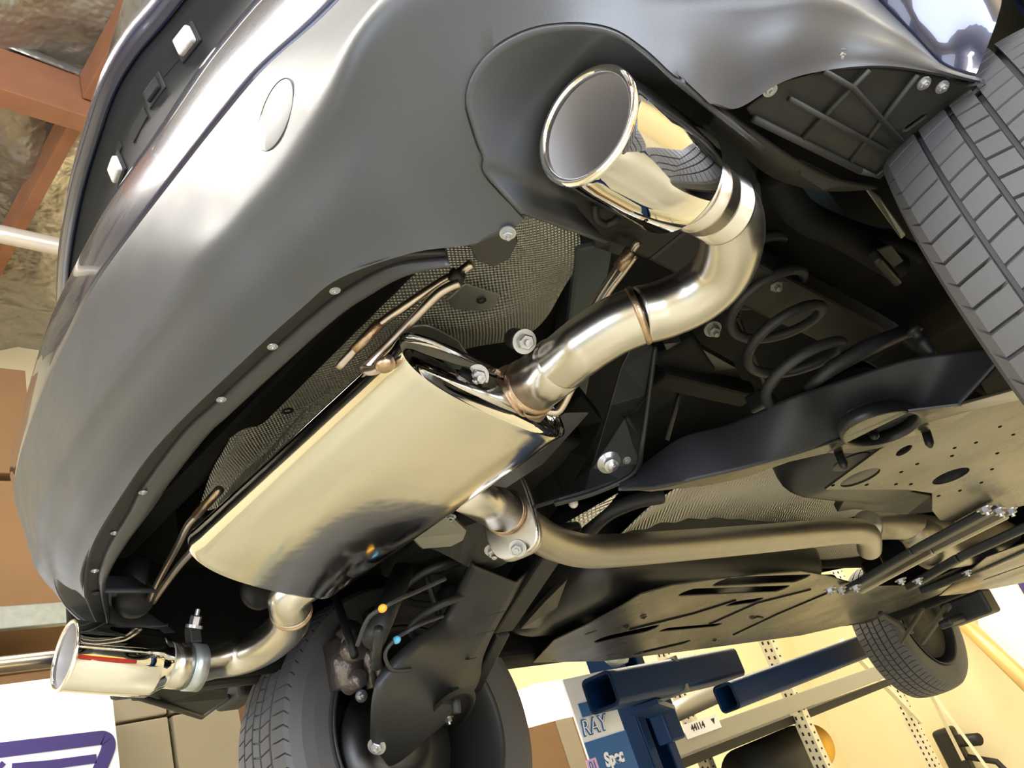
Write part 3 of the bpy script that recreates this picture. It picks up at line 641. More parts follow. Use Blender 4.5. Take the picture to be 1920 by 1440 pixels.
# muffler: oval body between two end caps
ya, yb = 0.548, 1.055; mc = V(0.655, 0, .440); ax, az = 0.145, 0.039
def oval(y, k=1.0, n=72, sk=0.0):
    o = []
    for i in range(n):
        t = 2*PI*i/n; ct, st_ = math.cos(t), math.sin(t)
        x = abs(ct)**0.74*(1 if ct > 0 else -1)*ax*k; z = abs(st_)**0.74*(1 if st_ > 0 else -1)*az*k
        o.append(V(mc.x+x+sk, y, mc.z+z-x*0.08))
    return o
def yend(p, base, slant): return base+slant*(p.x-mc.x)
SL = 0.17
def ring_y(base, k=1.0):
    sl = SL+(0.34-SL)*max(0, min(1, (base-ya)/(yb-ya)))
    return [V(p.x, base+sl*(p.x-mc.x), p.z) for p in oval(0, k)]
rows = [ring_y(ya), ring_y(ya+0.004, 1.004), ring_y(ya+0.010, 1.004)] + [ring_y(ya+(yb-ya)*t, 1.0) for t in [0.03+0.94*i/24 for i in range(25)]] + [ring_y(yb-.010, 1.004), ring_y(yb-.004, 1.004), ring_y(yb)]
mf = MB().grid(rows, closed_u=True).build('muffler', M['polish'], car)
for base, s in ((ya, 1), (yb, -1)):
    rw = [ring_y(base+s*0.001, .995), ring_y(base+s*.006, .98), ring_y(base+s*.008, .93), ring_y(base+s*.003, .86), ring_y(base-s*.004, .6), ring_y(base-s*.006, .3), ring_y(base-s*.006, .02)]
    MB().grid(rw, closed_u=True).build('end_cap', M['chrome'], mf)
MB().lathe(ce-dd*.010, dd, [(0, .041), (.005, .0385), (.010, .0365), (.016, .0355)], 40).build('inlet_flare', M['weld'], mf)
# hanger rods
def rod(path, r=0.0052, m='rod', par=None, name='hanger_rod', n=5): return MB().tube(cr(path, n), r, 12).build(name, M[m], par or mf)
rod([C(885,494,z=.52), C(852,518,z=.52), C(826,530,z=.52), C(715,605,z=.50), C(680,640,z=.49), C(635,688,z=.48)])
rod([C(862,530,z=.505), C(830,545,z=.505), C(800,572,z=.50), C(735,640,z=.485), C(690,684,z=.468), C(686,694,z=.46), C(705,692,z=.45), C(730,674,z=.44)])
MB().tube([C(712,606,z=.496), C(680,640,z=.487), C(665,655,z=.484)], .0062, 12).build('weld_bead', M['weld'], mf)
MB().ball(C(722,684,z=.44), .011, (1, 1, .7)).build('weld_bead', M['weld'], mf)
MB().tube([C(846,514,z=.515), C(866,522,z=.512)], .007, 12).build('rubber_stop', M['black'], mf)
rod([C(412,918,z=.50), C(372,962,z=.50), C(352,985,z=.50), C(335,1020,z=.50), C(305,1075,z=.50), C(276,1131,z=.49)])
rod([C(383,1010,z=.455), C(370,1023,z=.46), C(330,1068,z=.475), C(287,1128,z=.49)])
MB().tube([C(412,918,z=.497), C(368,966,z=.497)], .0062, 12).build('weld_bead', M['weld'], mf)
MB().ball(C(378,1017,z=.452), .012).build('weld_bead', M['weld'], mf)
rod([C(1197,452,z=.56), C(1168,490,z=.55), C(1120,560,z=.52), C(1090,620,z=.49), C(1085,690,z=.465), C(1068,735,z=.445), C(1045,772,z=.43), C(1015,768,z=.435)])
rod([C(1190,478,z=.545), C(1165,512,z=.535), C(1140,545,z=.525), C(1115,585,z=.51)])
MB().tube([C(1183,470,z=.548), C(1160,503,z=.54)], .008, 12).build('weld_bead', M['weld'], mf)
# rubber hanger blocks
for px, py, z in ((250, 1120, .50), (485, 1108, .50)):
    q = C(px, py, z=z); mb = MB(); mb.lathe(q, (0, 1, .2), [(-.012, 0), (-.012, .03), (0, .034), (.012, .03), (.012, .012), (.012, 0)], 28); mb.lathe(q+V(0, 0, -.0), (0, 1, .2), [(.012, .010), (.016, .012), (.016, .004)], 16)
    mb.tube([q, q+V(0.01, 0.0, .06)], .02, 14); mb.build('rubber_hanger', M['arm'], car)
# stud bolts by the near end cap
for px, py, z in ((982, 640, .47), (893, 706, .45)):
    q = C(px, py, z=z); d = V(-.35, -.6, -.6).normalized()
    hb = hexbolt('flange_nut', q, d, .0095, .011, car, M['bolt'])
    MB().tube([q-d*.03, q-d*.001], .0125, 14).build('spacer', M['black'], hb)
# inlet stub, flange and mid pipe
pf = [C(850,905,z=.44), C(900,932,z=.435), C(945,962,z=.432)]
MB().tube(pf, [.0335, .033, .032], 36).build('inlet_stub', M['brush'], mf)
fd = (C(1010,1000,z=.43)-C(890,928,z=.43)).normalized(); fc = C(950,962,z=.43)
def flange(c, th, parent, m, k=1.0):
    u = V(0, 0, 1); u = (u-fd*u.dot(fd)).normalized(); w = fd.cross(u); o = []
    for i in range(48):
        t = 2*PI*i/48; ct, st_ = math.cos(t), math.sin(t)
        o.append(c+w*(abs(ct)**.55*(1 if ct > 0 else -1)*.043*k)+u*(abs(st_)**.6*(1 if st_ > 0 else -1)*.071*k))
    mb = MB(); mb.grid([o, [p+fd*th for p in o]], closed_u=True); n = len(mb.v)
    mb.f += [tuple(range(48)), tuple(range(95, 47, -1))]; mb.mi += [0, 0]
    return mb.build('flange', m, parent, False, BEV(.003, 2))
flange(fc-fd*.004, .010, mf, M['brush']); flange(fc+fd*.009, .011, car, M['mid'])
weld_ring(fc-fd*.010, fd, .034, mf, .004)
hexbolt('flange_bolt', fc+V(-.01, -.01, -.062)+fd*.0, -fd+V(0,0,-.6), .009, .012, mf, M['bolt'])
hexbolt('flange_bolt', fc+V(.0, .0, .058)+fd*.02, fd, .008, .010, mf, M['bolt'])
pipe([fc+fd*.015, C(1010,1003,z=.425), C(1050,1022,z=.418), C(1100,1033,z=.41), C(1170,1031,z=.405), C(1300,1021,z=.405), C(1450,1008,z=.405), C(1580,996,z=.405), C(1617,998,z=.402), C(1628,1008,z=.395), C(1630,1028,z=.385)], .0312, 'mid_pipe', M['mid'])
MB().ball(C(1249,1046,z=.43), .022, (1, 1, .4)).build('drain_plug', M['lens'], car)
#==UNDERBODY==
# dimpled rear heat shield hugging the tank well above the muffler
def sheet(name, rows, m, par=car, n=8, th=.0015, wav=None):
    R_ = [cr(r, n) for r in rows]; nr = len(R_); cs = list(zip(*R_)); cols_ = [cr(c, n) for c in cs]; g = [list(r) for r in zip(*cols_)]
    if wav: g = [[p+wav(p) for p in r] for r in g]
    return MB().grid(g).build(name, m, par, True, SOL(th, 1))
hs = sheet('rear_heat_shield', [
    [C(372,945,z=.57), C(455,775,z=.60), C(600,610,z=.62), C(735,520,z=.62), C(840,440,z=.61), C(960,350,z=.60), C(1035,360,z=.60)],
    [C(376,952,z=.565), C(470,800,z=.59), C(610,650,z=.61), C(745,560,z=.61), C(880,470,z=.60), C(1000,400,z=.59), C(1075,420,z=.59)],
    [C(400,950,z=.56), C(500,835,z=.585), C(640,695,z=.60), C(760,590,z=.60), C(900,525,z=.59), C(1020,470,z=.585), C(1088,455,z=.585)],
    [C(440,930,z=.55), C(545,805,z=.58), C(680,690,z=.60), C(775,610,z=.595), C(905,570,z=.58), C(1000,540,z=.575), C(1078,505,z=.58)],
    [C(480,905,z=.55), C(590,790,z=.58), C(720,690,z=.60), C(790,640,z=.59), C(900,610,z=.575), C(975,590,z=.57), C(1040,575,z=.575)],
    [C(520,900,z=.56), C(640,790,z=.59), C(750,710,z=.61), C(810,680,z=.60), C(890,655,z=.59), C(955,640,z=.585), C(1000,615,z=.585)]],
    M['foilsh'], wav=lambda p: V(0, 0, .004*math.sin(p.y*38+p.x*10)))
patch = [C(838,560,z=.578), C(872,530,z=.578), C(935,550,z=.575), C(928,575,z=.573), C(900,582,z=.572), C(850,578,z=.574)]
plate('shield_patch', patch, [], -.002, M['plainal'], hs)
MB().lathe(C(903,563,z=.571), (0,0,-1), [(0, .006), (.001, .006), (.001, .0035), (0, .0035)], 24).build('patch_grommet', M['gap'], hs)
MB().lathe(C(539,770,z=.575), (0,0,-1), [(0, .008), (.001, .008), (.001, .004), (0, .004)], 24).build('patch_grommet', M['gap'], hs)
# smooth panel behind the shield near the muffler end
sheet('tank_strap_panel', [[C(740,620,z=.585), C(800,610,z=.575), C(860,640,z=.565)], [C(745,655,z=.575), C(800,665,z=.565), C(880,668,z=.56)]], M['plainal'])
# frame rail and bracket right of the tip, teal primer inner wing
q = [C(1318,235,z=.58), C(1400,240,z=.62), C(1440,290,z=.63), C(1425,340,z=.60), C(1430,395,z=.60), C(1390,360,z=.58), C(1350,300,z=.57)]
plate('inner_wing', q, [], .003, M['teal'], car)
plate('inner_wing', [C(1480,315,z=.62), C(1545,350,z=.62), C(1600,420,z=.60), C(1700,430,z=.56), C(1690,450,z=.555), C(1560,440,z=.58)], [], .003, M['teal'], car)
plate('inner_wing', [C(1615,345,z=.53), C(1650,370,z=.53), C(1700,440,z=.52), C(1690,450,z=.52)], [], .003, M['plainal'], car)
plate('wing_bracket', [C(1400,300,z=.595), C(1450,285,z=.595), C(1470,330,z=.59), C(1430,350,z=.59)], [], .004, M['under'], car)
hexbolt('bracket_bolt', C(1445,302,z=.585), (-.3,-.2,-1), .007, .012, car, M['plainal'])
MB().tube([C(1448,310,z=.588), C(1470,335,z=.585)], .008, 12).build('bracket_stud', M['plainal'], car)
mb = MB(); rl = cr([C(1465,320,z=.57), C(1480,360,z=.565), C(1530,400,z=.56), C(1600,430,z=.55), C(1680,455,z=.54), C(1730,480,z=.53)], 6); mb.tube(rl, .011, 14).build('filler_hose', M['under'], car)
mb = MB(); mb.tube(cr([C(1450,320,z=.56), C(1500,400,z=.55), C(1580,440,z=.54), C(1680,500,z=.53)], 6), .02, 14).build('filler_hose', M['under'], car)
# panels between tip and shield: dark rail with bracket
mb = MB(); mb.bar(C(1105,430,z=.60), C(1060,760,z=.60), .05, .05); mb.build('frame_rail_lip', M['teal'], car, False, BEV(.006))
plate('tip_hanger_bracket', [C(1110,440,z=.575), C(1150,425,z=.575), C(1215,430,z=.575), C(1200,460,z=.575), C(1160,480,z=.575), C(1115,465,z=.575)], [slot(C(1158,441,z=.575), C(1161,439,z=.575), .005)], .004, M['arm'], car)
MB().tube(cr([C(1115,385,z=.57), C(1118,410,z=.56), C(1135,420,z=.56), C(1155,412,z=.56), C(1165,395,z=.57)], 6), .0045, 10).build('wire_loop', M['arm'], car)
# --- splash panel below the near bumper corner
sp_out = [(1400,205,.495),(1462,158,.500),(1560,132,.505),(1645,127,.508),(1713,134,.508),(1815,160,.500),(1850,155,.495),(1740,250,.497),(1645,330,.495),(1612,318,.495),(1480,262,.495),(1412,222,.495)]
so_ = [P3(*a) for a in sp_out]; spl = plate('splash_panel', so_, [slot(P3(1700,242,.497), P3(1730,220,.497), .006)], .004, M['splash'], car)
def ridge(l, r=.0028, par=spl, m='splash', name='panel_rib'): return MB().tube([P3(*a) for a in l], r, 8).build(name, M[m], par)
ridge([(1412,222,.492),(1612,320,.492)], .004); ridge([(1612,320,.492),(1645,330,.492),(1850,158,.492)], .004)
ridge([(1480,185,.493),(1665,285,.493)]); ridge([(1545,133,.5),(1600,165,.495),(1690,265,.493)]); ridge([(1630,130,.5),(1505,260,.493)]); ridge([(1720,140,.5),(1590,308,.493)])
for px, py in ((1443,168),(1575,104),(1732,156),(1766,163)):
    hexbolt('splash_clip', C(px, py, z=.493 if px != 1575 else .512), (-.2, -.1, -1), .0045, .004, spl, M['bolt'])
mb = MB(); r1 = cr([P3(1345,200,.50), P3(1400,238,.50), P3(1490,300,.50), P3(1560,335,.50), P3(1640,350,.50)], 6); r2 = cr([P3(1330,235,.54), P3(1380,275,.54), P3(1450,330,.54), P3(1540,355,.535), P3(1645,352,.52)], 6)
mb.grid([r1, r2]).build('bumper_brace', M['splash'], car, True, SOL(.004, 0))
plate('brace_foot', [P3(1500,300,.505), P3(1590,345,.505), P3(1545,358,.505), P3(1500,330,.505)], [], .004, M['arm'], car)
# far side splash panel seen under the far tip
far = [(205,1288,.43),(300,1270,.43),(430,1285,.43),(425,1310,.41),(378,1343,.395),(300,1322,.40),(240,1305,.42)]
fp = plate('far_splash_panel', [P3(*a) for a in far], [], .006, M['splash'], car)
for a, b in (((215,1292),(420,1290)), ((230,1300),(400,1300)), ((250,1308),(395,1312)), ((200,1288),(378,1344)), ((378,1344),(428,1306))):
    MB().tube([C(*a, z=.425 if b[1] < 1320 else .40), C(*b, z=.422 if b[1] < 1320 else .395)], .006, 8).build('panel_rib', M['splash'], fp)
MB().box(C(355,1262,z=.45), (.30, .03, .07)).build('far_bumper_return', M['splash'], fp, False, BEV(.01))
MB().box(C(445,1275,z=.46), (.06, .12, .10)).build('far_arch_lip', M['splash'], fp, False, BEV(.01))
# --- suspension, near side
def beamarm(name, top, bot, m=M['arm'], depth=.05, par=car, lip=.008, n=8):
    T_ = cr(top, n); B_ = cr(bot, n); k = len(T_)
    up = V(0, 0, depth)
    rows = [[t+V(0, 0, depth) for t in T_], T_, [t.lerp(b, .06)+V(0, 0, .004) for t, b in zip(T_, B_)], [t.lerp(b, .5)+V(0, 0, .007) for t, b in zip(T_, B_)], [t.lerp(b, .94)+V(0, 0, .004) for t, b in zip(T_, B_)], B_, [b+V(0, 0, depth) for b in B_]]
    return MB().grid(rows).build(name, m, par, True, SOL(.004, 0)+BEV(.002, 1))
na_top = [P3(1165,905,.40), P3(1210,870,.41), P3(1280,822,.42), P3(1367,798,.42), P3(1480,748,.41), P3(1563,720,.41), P3(1697,677,.40), P3(1790,662,.38), P3(1900,650,.34)]
na_bot = [P3(1160,918,.345), P3(1230,915,.345), P3(1300,900,.345), P3(1413,874,.34), P3(1500,850,.34), P3(1575,822,.345), P3(1640,795,.35), P3(1720,775,.34), P3(1800,760,.31), P3(1925,725,.28)]
# outer web of the arm
T_ = cr(na_top, 8); B_ = cr(na_bot, 8)
gr_ = [[t+V(.03, 0.03, .004) for t in T_], T_] + [[t.lerp(b, k)+V(-.003*math.sin(PI*k), -.003*math.sin(PI*k), 0) for t, b in zip(T_, B_)] for k in (.05, .25, .5, .75, .95)] + [B_]
na = MB().grid(gr_).build('rear_lower_arm', M['arm'], car, True, SOL(.004, 0))
# its underside, with the big oval spring opening
und = [P3(1160,918,.345), P3(1230,915,.345), P3(1300,900,.345), P3(1413,874,.34), P3(1500,850,.34), P3(1580,825,.34), P3(1700,775,.33), P3(1800,760,.31), P3(1925,725,.28), P3(1935,745,.29), P3(1830,768,.315), P3(1775,800,.33), P3(1720,815,.335), P3(1660,838,.338), P3(1600,850,.34), P3(1550,850,.34), P3(1480,866,.34), P3(1400,895,.345), P3(1320,912,.346), P3(1220,922,.346)]
uz = lambda p: p
hole = []
cx = P3(1655,806,.333); ax_ = P3(1728,785,.331)-cx; bx_ = P3(1664,830,.3335)-cx
for k in range(32): hole.append(cx+ax_*math.cos(2*PI*k/32)+bx_*math.sin(2*PI*k/32))
plate('arm_underside', und, [hole[::1]], .004, M['tray'], na)
MB().grid([hole, [p+V(.004, .004, .02) for p in hole]], closed_u=True).build('spring_seat_wall', M['trim'], na, True, SOL(.003, 0))
plate('spring_seat', [p+V(.004, .004, .02) for p in hole], [], .003, M['arm'], na)
for (a, b, z) in (((1572,848),(1585,878),.34), ((1735,805),(1745,838),.34), ((1634,802),(1641,820),.36)):
    q = C(*a, z=z); e = q+(C(*b, z=z-.03)-q); MB().tube([q, q.lerp(e, .8), e], [.0065, .0065, .003], 12).build('arm_stud', M['armd'], na)
# trailing bracket with the big pivot bolt
br = [P3(1000,955,.40), P3(1050,935,.41), P3(1110,880,.42), P3(1145,760,.46), P3(1165,690,.50), P3(1190,640,.52), P3(1225,650,.52), P3(1215,740,.47), P3(1203,830,.42), P3(1200,870,.40), P3(1165,905,.385), P3(1100,925,.385), P3(1050,940,.385)]
ob = plate('subframe_bracket', br, [slot(P3(1173,776,.46), P3(1177,782,.46), .012)], .006, M['armd'], car)
MB().tube(cr([P3(1228,650,.52), P3(1216,745,.465), P3(1204,830,.415), P3(1190,885,.39), P3(1120,922,.38), P3(1040,945,.385)], 6), .004, 8).build('bracket_flange', M['armd'], ob)
pv = P3(1140, 865, .395)
MB().lathe(pv, V(-.35, -.45, -.8), [(0, 0), (0, .0165), (.004, .0165), (.004, .0105), (.012, .0105), (.014, .009), (.014, .005), (.017, .005), (.017, 0)], 28).build('pivot_bolt', M['bolt'], ob)
hexbolt('tab', P3(1175,863,.40), V(-.35,-.45,-.8), .004, .004, ob, M['plainal'])
sf = [P3(880,985,.50), P3(960,1010,.49), P3(1020,990,.47), P3(1060,930,.46), P3(1100,860,.47), P3(1130,790,.50), P3(1090,740,.53), P3(1010,820,.55), P3(900,900,.56)]
plate('subframe', [p for p in sf], [], .02, M['under'], car)
mb = MB(); mb.bar(P3(1050,800,.52), P3(760,1060,.52), .12, .05); mb.build('subframe_beam', M['under'], car, False, BEV(.012, 3))
pl = [P3(1105,775,.47), P3(1060,776,.47), P3(900,880,.455), P3(880,905,.455), P3(950,915,.455), P3(1020,870,.46)]
plate('grey_guard_plate', [p*0.955 for p in pl], [], .003, M['roll'], car)
mb = MB(); mb.bar(P3(1255,640,.56), P3(1300,700,.55), .07, .03); mb.bar(P3(1230,700,.54), P3(1400,740,.52), .04, .03); mb.build('upper_link_mount', M['under'], car, False, BEV(.006))
gb = plate('upper_arm', [P3(1245,645,.55), P3(1290,640,.55), P3(1380,690,.54), P3(1390,710,.54), P3(1340,725,.54), P3(1270,705,.54)], [slot(P3(1266,671,.546), P3(1274,667,.546), .008)], .012, M['tray'], car)
for a, b in (((1380,590,.56),(1440,735,.50)), ((1285,700,.55),(1250,825,.47)), ((1440,735,.49),(1465,705,.50))):
    MB().tube([P3(*a), P3(*b)], .004, 10).build('sensor_link', M['armd'], car)
MB().box(P3(1430,755,.47), (.05, .03, .03)).build('height_sensor', M['armd'], car, False, BEV(.004))
hexbolt('link_nut', P3(1335,615,.56), (-.4,-.3,-1), .009, .014, car, M['plainal']); hexbolt('link_nut', P3(1375,590,.56), (-.4,-.3,-1), .008, .01, car, M['armd'])
hexbolt('link_nut', P3(1448,528,.57), (-.4,-.3,-1), .010, .016, car, M['plainal'])
# coil spring, near
def coil(c, r, h0, h1, turns, wr, name, m, tilt=V(0, 0, 0)):
    P = []; n = int(turns*28)
    for i in range(n+1):
        t = i/n; a = 2*PI*turns*t; z = h0+(h1-h0)*t; P.append(V(c.x+r*math.cos(a), c.y+r*math.sin(a), z)+tilt*(z-h0))
    return MB().tube(P, wr, 14).build(name, m, car)
cq = P3(1610,640,.40)
coil(V(1.10, .37, 0), .062, .40, .66, 4.2, .0075, 'coil_spring', M['arm'])
coil(V(1.10, 1.21, 0), .062, .36, .66, 4.2, .0075, 'coil_spring', M['arm'])
MB().tube([P3(1510,730,.42), P3(1560,690,.43), P3(1620,655,.44), P3(1700,620,.45)], [.006, .011, .012, .010], 16).build('shock_absorber', M['arm'], car)
q = P3(1712,618,.44); MB().lathe(q, V(.1,-.1,-1), [(0,0),(0,.011),(.006,.011),(.006,.007),(.02,.007),(.02,.010),(.026,.008),(.04,.007),(.05,0)], 18).build('ball_joint', M['arm'], car)
mb = MB(); mb.bar(P3(1640,480,.50), P3(1680,525,.50), .012, .02); mb.build('hub_bracket', M['armd'], car, False, BEV(.004))
plate('label_plate', [P3(1645,470,.5), P3(1672,460,.5), P3(1695,490,.5), P3(1675,503,.5)], [], .004, M['armd'], car)
mb = MB(); hk = P3(1600,560,.45); mb.bar(V(1.2,.13,.30), V(1.22,.15,.52), .05, .05); mb.build('hub_carrier', M['under'], car, False)
# --- suspension, far side
MB().box((1.2, 1.70, .68), (.84, .02, .36)).build('quarter_panel', M['paint'], car, False, BEV(.008))
MB().box((.76, 1.52, .56), (.44, .03, .30)).build('inner_fender', M['under'], car, False, BEV(.01))
fa_l = [P3(890,1060,.44), P3(865,1110,.42), P3(835,1170,.38), P3(780,1215,.33), P3(725,1270,.29), P3(705,1310,.265), P3(700,1370,.24), P3(700,1398,.23)]
fa_r = [P3(995,1065,.44), P3(975,1100,.42), P3(935,1165,.38), P3(905,1230,.34), P3(895,1280,.30), P3(860,1330,.27), P3(815,1370,.245), P3(740,1420,.225)]
fa_l = [p for p in fa_l]; 
T_ = cr(fa_l, 8); B_ = cr(fa_r, 8)
gr_ = [[t+V(.01, .01, .02) for t in T_], [t+V(.0, .004, .008) for t in T_], T_] + [[t.lerp(b, k)+V(0, 0, -.030*max(0, 1-abs(k-.64)/(.64 if k < .64 else .36))) for t, b in zip(T_, B_)] for k in (.04, .12, .3, .5, .62, .66, .85, .96)] + [B_, [b+V(.01, 0, .05) for b in B_]]
fa = MB().grid(gr_).build('rear_lower_arm', M['arm'], car, True, SOL(.004, 0))
cx = P3(836,1330,.268)+V(0, 0, -.018); ax_ = P3(872,1295,.268)-P3(836,1330,.268); bx_ = P3(850,1345,.268)-P3(836,1330,.268)
hole = [cx+ax_*1.25*math.cos(2*PI*k/32)+bx_*1.25*math.sin(2*PI*k/32) for k in range(32)]
MB().grid([[cx+(p-cx)*1.08+V(0,0,.003) for p in hole], [p+V(0, 0, -.002) for p in hole], [cx+(p-cx)*.9+V(0, 0, .001) for p in hole], [cx+(p-cx)*.88+V(0,0,.006) for p in hole], [cx+(p-cx)*.05+V(0,0,.007) for p in hole]], closed_u=True).build('spring_seat', M['armd'], fa, True)
hexbolt('seat_bolt', cx+V(0,0,.002), (0,0,-1), .008, .01, fa, M['bolt'])
for a, b in (((853,1290),(868,1318)), ((783,1360),(795,1382))):
    q = C(*a, z=.275); MB().tube([q, q+V(-.01, 0, -.045)], .008, 12).build('arm_stud', M['arm'], fa)
hexbolt('arm_end_bolt', P3(707,1398,.225), (-.8,-.4,-.6), .012, .012, fa, M['bolt'])
for px, py, z in ((911,1186,.36), (877,1237,.33), (931,1150,.375)):
    q = C(px, py, z=z-.012); MB().add(slot(q+V(-.012, .008, 0), q+V(.012, -.008, 0), .010), [tuple(range(18))]).build('arm_hole', M['gap'], fa, False)
mb = MB(); mb.bar(P3(1070,985,.46), P3(940,1180,.38), .05, .02); mb.bar(P3(940,1180,.38), P3(870,1320,.30), .035, .03); mb.build('toe_link', M['armd'], car, False, BEV(.006))
plate('link_gusset', [P3(1065,1085,.42), P3(1045,1140,.40), P3(1010,1178,.39), P3(975,1180,.39), P3(1020,1130,.41)], [], .012, M['tray'], car)
mb = MB(); mb.bar(P3(870,1320,.29), P3(880,1380,.26), .03, .02); mb.bar(P3(860,1330,.29), P3(890,1350,.27), .04, .02); mb.build('toe_link_end', M['armd'], car, False, BEV(.006))
br2 = cr([P3(640,1000,.52), P3(760,1010,.50), P3(830,1040,.46), P3(900,1070,.44), P3(960,1050,.44), P3(1000,990,.46), P3(900,970,.50), P3(780,980,.52)], 5, closed=True)
plate('subframe_bracket', br2, [], .01, M['armd'], car)
hexbolt('pivot_bolt', P3(926,1029,.425), (-.5,-.2,-1), .011, .014, car, M['bolt'])
ft_ = [P3(766,995,.475), P3(835,950,.48), P3(872,985,.478), P3(868,998,.475), P3(840,1012,.472), P3(785,1016,.47)]
g_ = plate('cast_mount_foot', ft_, [], -.014, M['plainal'], car, bev=.004)
hexbolt('mount_bolt', P3(845,968,.463), (-.3, 0, -1), .006, .006, g_, M['bolt'])
for a, b, r in (((630,1120,.50),(665,1230,.36), .008), ((790,1055,.50),(832,1180,.38), .006), ((760,1060,.5),(700,1200,.34), .020), ((710,1180,.34),(705,1250,.31), .008)):
    MB().tube([P3(*a), P3(*b)], r, 14).build('brake_hose' if r < .007 else 'damper_tube', M['armd'], car)
MB().tube([P3(700,1185,.36), P3(708,1245,.33)], .005, 10).build('link_rod', M['bolt'], car)
for (l, tg_, m) in (([(835,1085,.45),(780,1110,.43),(745,1125,.41),(722,1138,.40),(690,1160,.39),(670,1210,.36)], (718,1140,.40), 'orange'), ([(830,1155,.42),(790,1170,.40),(762,1185,.39),(742,1198,.38),(722,1225,.36),(735,1255,.34),(770,1255,.34)], (744,1199,.38), 'cyan')):
    w = MB().tube(cr([P3(a_, b_, c_*.88) for a_, b_, c_ in l], 6), .0035, 8).build('brake_wire', M['arm'], car)
    MB().ball(P3(tg_[0], tg_[1], tg_[2]*.88)+V(-.004,-.004,-.002), .008, (.8, 1.1, .8)).build('wire_tag', M[m], w)
# --- tunnel heat shield and tank
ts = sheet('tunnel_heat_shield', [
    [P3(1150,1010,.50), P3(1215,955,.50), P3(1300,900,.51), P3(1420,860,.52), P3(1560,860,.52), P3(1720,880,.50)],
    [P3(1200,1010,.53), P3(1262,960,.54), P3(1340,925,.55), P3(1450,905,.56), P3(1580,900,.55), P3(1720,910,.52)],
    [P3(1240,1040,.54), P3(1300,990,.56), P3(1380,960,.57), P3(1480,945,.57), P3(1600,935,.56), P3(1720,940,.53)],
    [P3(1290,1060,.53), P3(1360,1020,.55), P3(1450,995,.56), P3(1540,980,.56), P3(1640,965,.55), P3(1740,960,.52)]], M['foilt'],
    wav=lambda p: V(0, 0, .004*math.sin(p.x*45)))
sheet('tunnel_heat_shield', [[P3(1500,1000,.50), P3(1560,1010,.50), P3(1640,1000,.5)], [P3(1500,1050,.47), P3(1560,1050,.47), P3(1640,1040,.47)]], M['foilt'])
plate('shield_strip', [P3(1055,985,.47), P3(1160,925,.49), P3(1140,950,.48), P3(1085,995,.46)], [], .002, M['foilt'], car)
MB().ball(P3(1075,944,.44), .008).build('plug', M['lens'], car)
mb = MB(); mb.tube(cr([P3(1100,1000,.47), P3(1135,965,.49), P3(1190,940,.50), P3(1240,930,.50)], 6), .016, 14); mb.build('fuel_pipe', M['arm'], car)
# fuel tank, far half: rounded black vessel
def vessel(name, x0, x1, y0, y1, z0, z1, m, r=.05):
    return MB().box(((x0+x1)/2, (y0+y1)/2, (z0+z1)/2), (x1-x0, y1-y0, z1-z0)).build(name, m, car, True, BEV(r, 5))
vessel('fuel_tank', 1.42, 2.55, 1.05, 1.42, .385, .62, M['trim'], .08)
vessel('fuel_tank', 1.62, 2.10, .42, .72, .42, .62, M['trim'], .07)
# --- undertrays
def zt(l, z=.36): return [C(px, py, z=z) for px, py in l]
sl = lambda a, b, w, z=.36: slot(C(*a, z=z), C(*b, z=z), w)
outL = zt([(1000,1243),(1040,1200),(1100,1172),(1160,1140),(1200,1115),(1260,1098),(1330,1088),(1420,1078),(1500,1072),(1560,1082),(1620,1100),(1720,1098),(1850,1045),(1900,1040),(1800,1098),(1700,1140),(1620,1165),(1500,1192),(1280,1222),(1130,1240)])
hl = [sl((1358,1091),(1500,1085),.055), sl((1290,1111),(1465,1104),.045), sl((1375,1132),(1418,1126),.04), sl((1246,1181),(1345,1172),.03), sl((1200,1224),(1282,1205),.045), sl((1135,1198),(1215,1180),.06), sl((1102,1188),(1114,1184),.016), sl((1140,1229),(1150,1226),.014)]
tl = plate('undertray', outL, hl, .004, M['tray'], car, smooth=False)
for l in ([(1330,1170),(1420,1130),(1520,1105)], [(1375,1190),(1460,1150),(1560,1108)], [(1180,1180),(1300,1150),(1380,1125)], [(1410,1160),(1420,1156),(1430,1158)]):
    MB().tube([C(*a, z=.359) for a in l], .003, 6).build('tray_crease', M['under'], tl)
for a in ((1175,1175),(1207,1157),(1410,1158),(1340,1200)): hexbolt('tray_clip', C(*a, z=.358), (0,0,-1), .006, .003, tl, M['armd'])
outR = zt([(1547,918),(1651,842),(1713,812),(1780,770),(1850,757),(1980,730),(2080,800),(2060,930),(1920,948),(1850,965),(1790,980),(1762,975),(1748,958),(1748,925),(1700,918)])
def ell(c, a, b, z=.36, n=24):
    c = C(*c, z=z); a = C(*a, z=z)-c; b = C(*b, z=z)-c; return [c+a*math.cos(2*PI*k/n)+b*math.sin(2*PI*k/n) for k in range(n)]
hr_ = [ell((1613,896),(1650,880),(1620,904)), ell((1783,893),(1818,880),(1786,902)), ell((1695,845),(1710,836),(1698,850))]
for a in ((1562,910),(1625,909),(1680,908),(1708,908),(1690,885),(1720,870),(1790,840),(1830,830),(1870,850),(1860,880),(1900,815),(1875,800),(1800,920),(1840,905),(1760,930),(1785,855)): hr_.append(ell(a, (a[0]+4, a[1]-1), (a[0], a[1]+2), n=8))
tr = plate('undertray', outR, hr_, .004, M['tray'], car, smooth=False)
MB().grid([hr_[1], [p+V(0,0,.03) for p in hr_[1]]], closed_u=True).build('tray_recess', M['arm'], tr, True); plate('tray_recess_floor', [p+V(0,0,.03) for p in hr_[1]], [], .003, M['arm'], tr)
plate('tray_recess_floor', [p+V(0,0,.03) for p in hr_[0]], [], .003, M['arm'], tr)
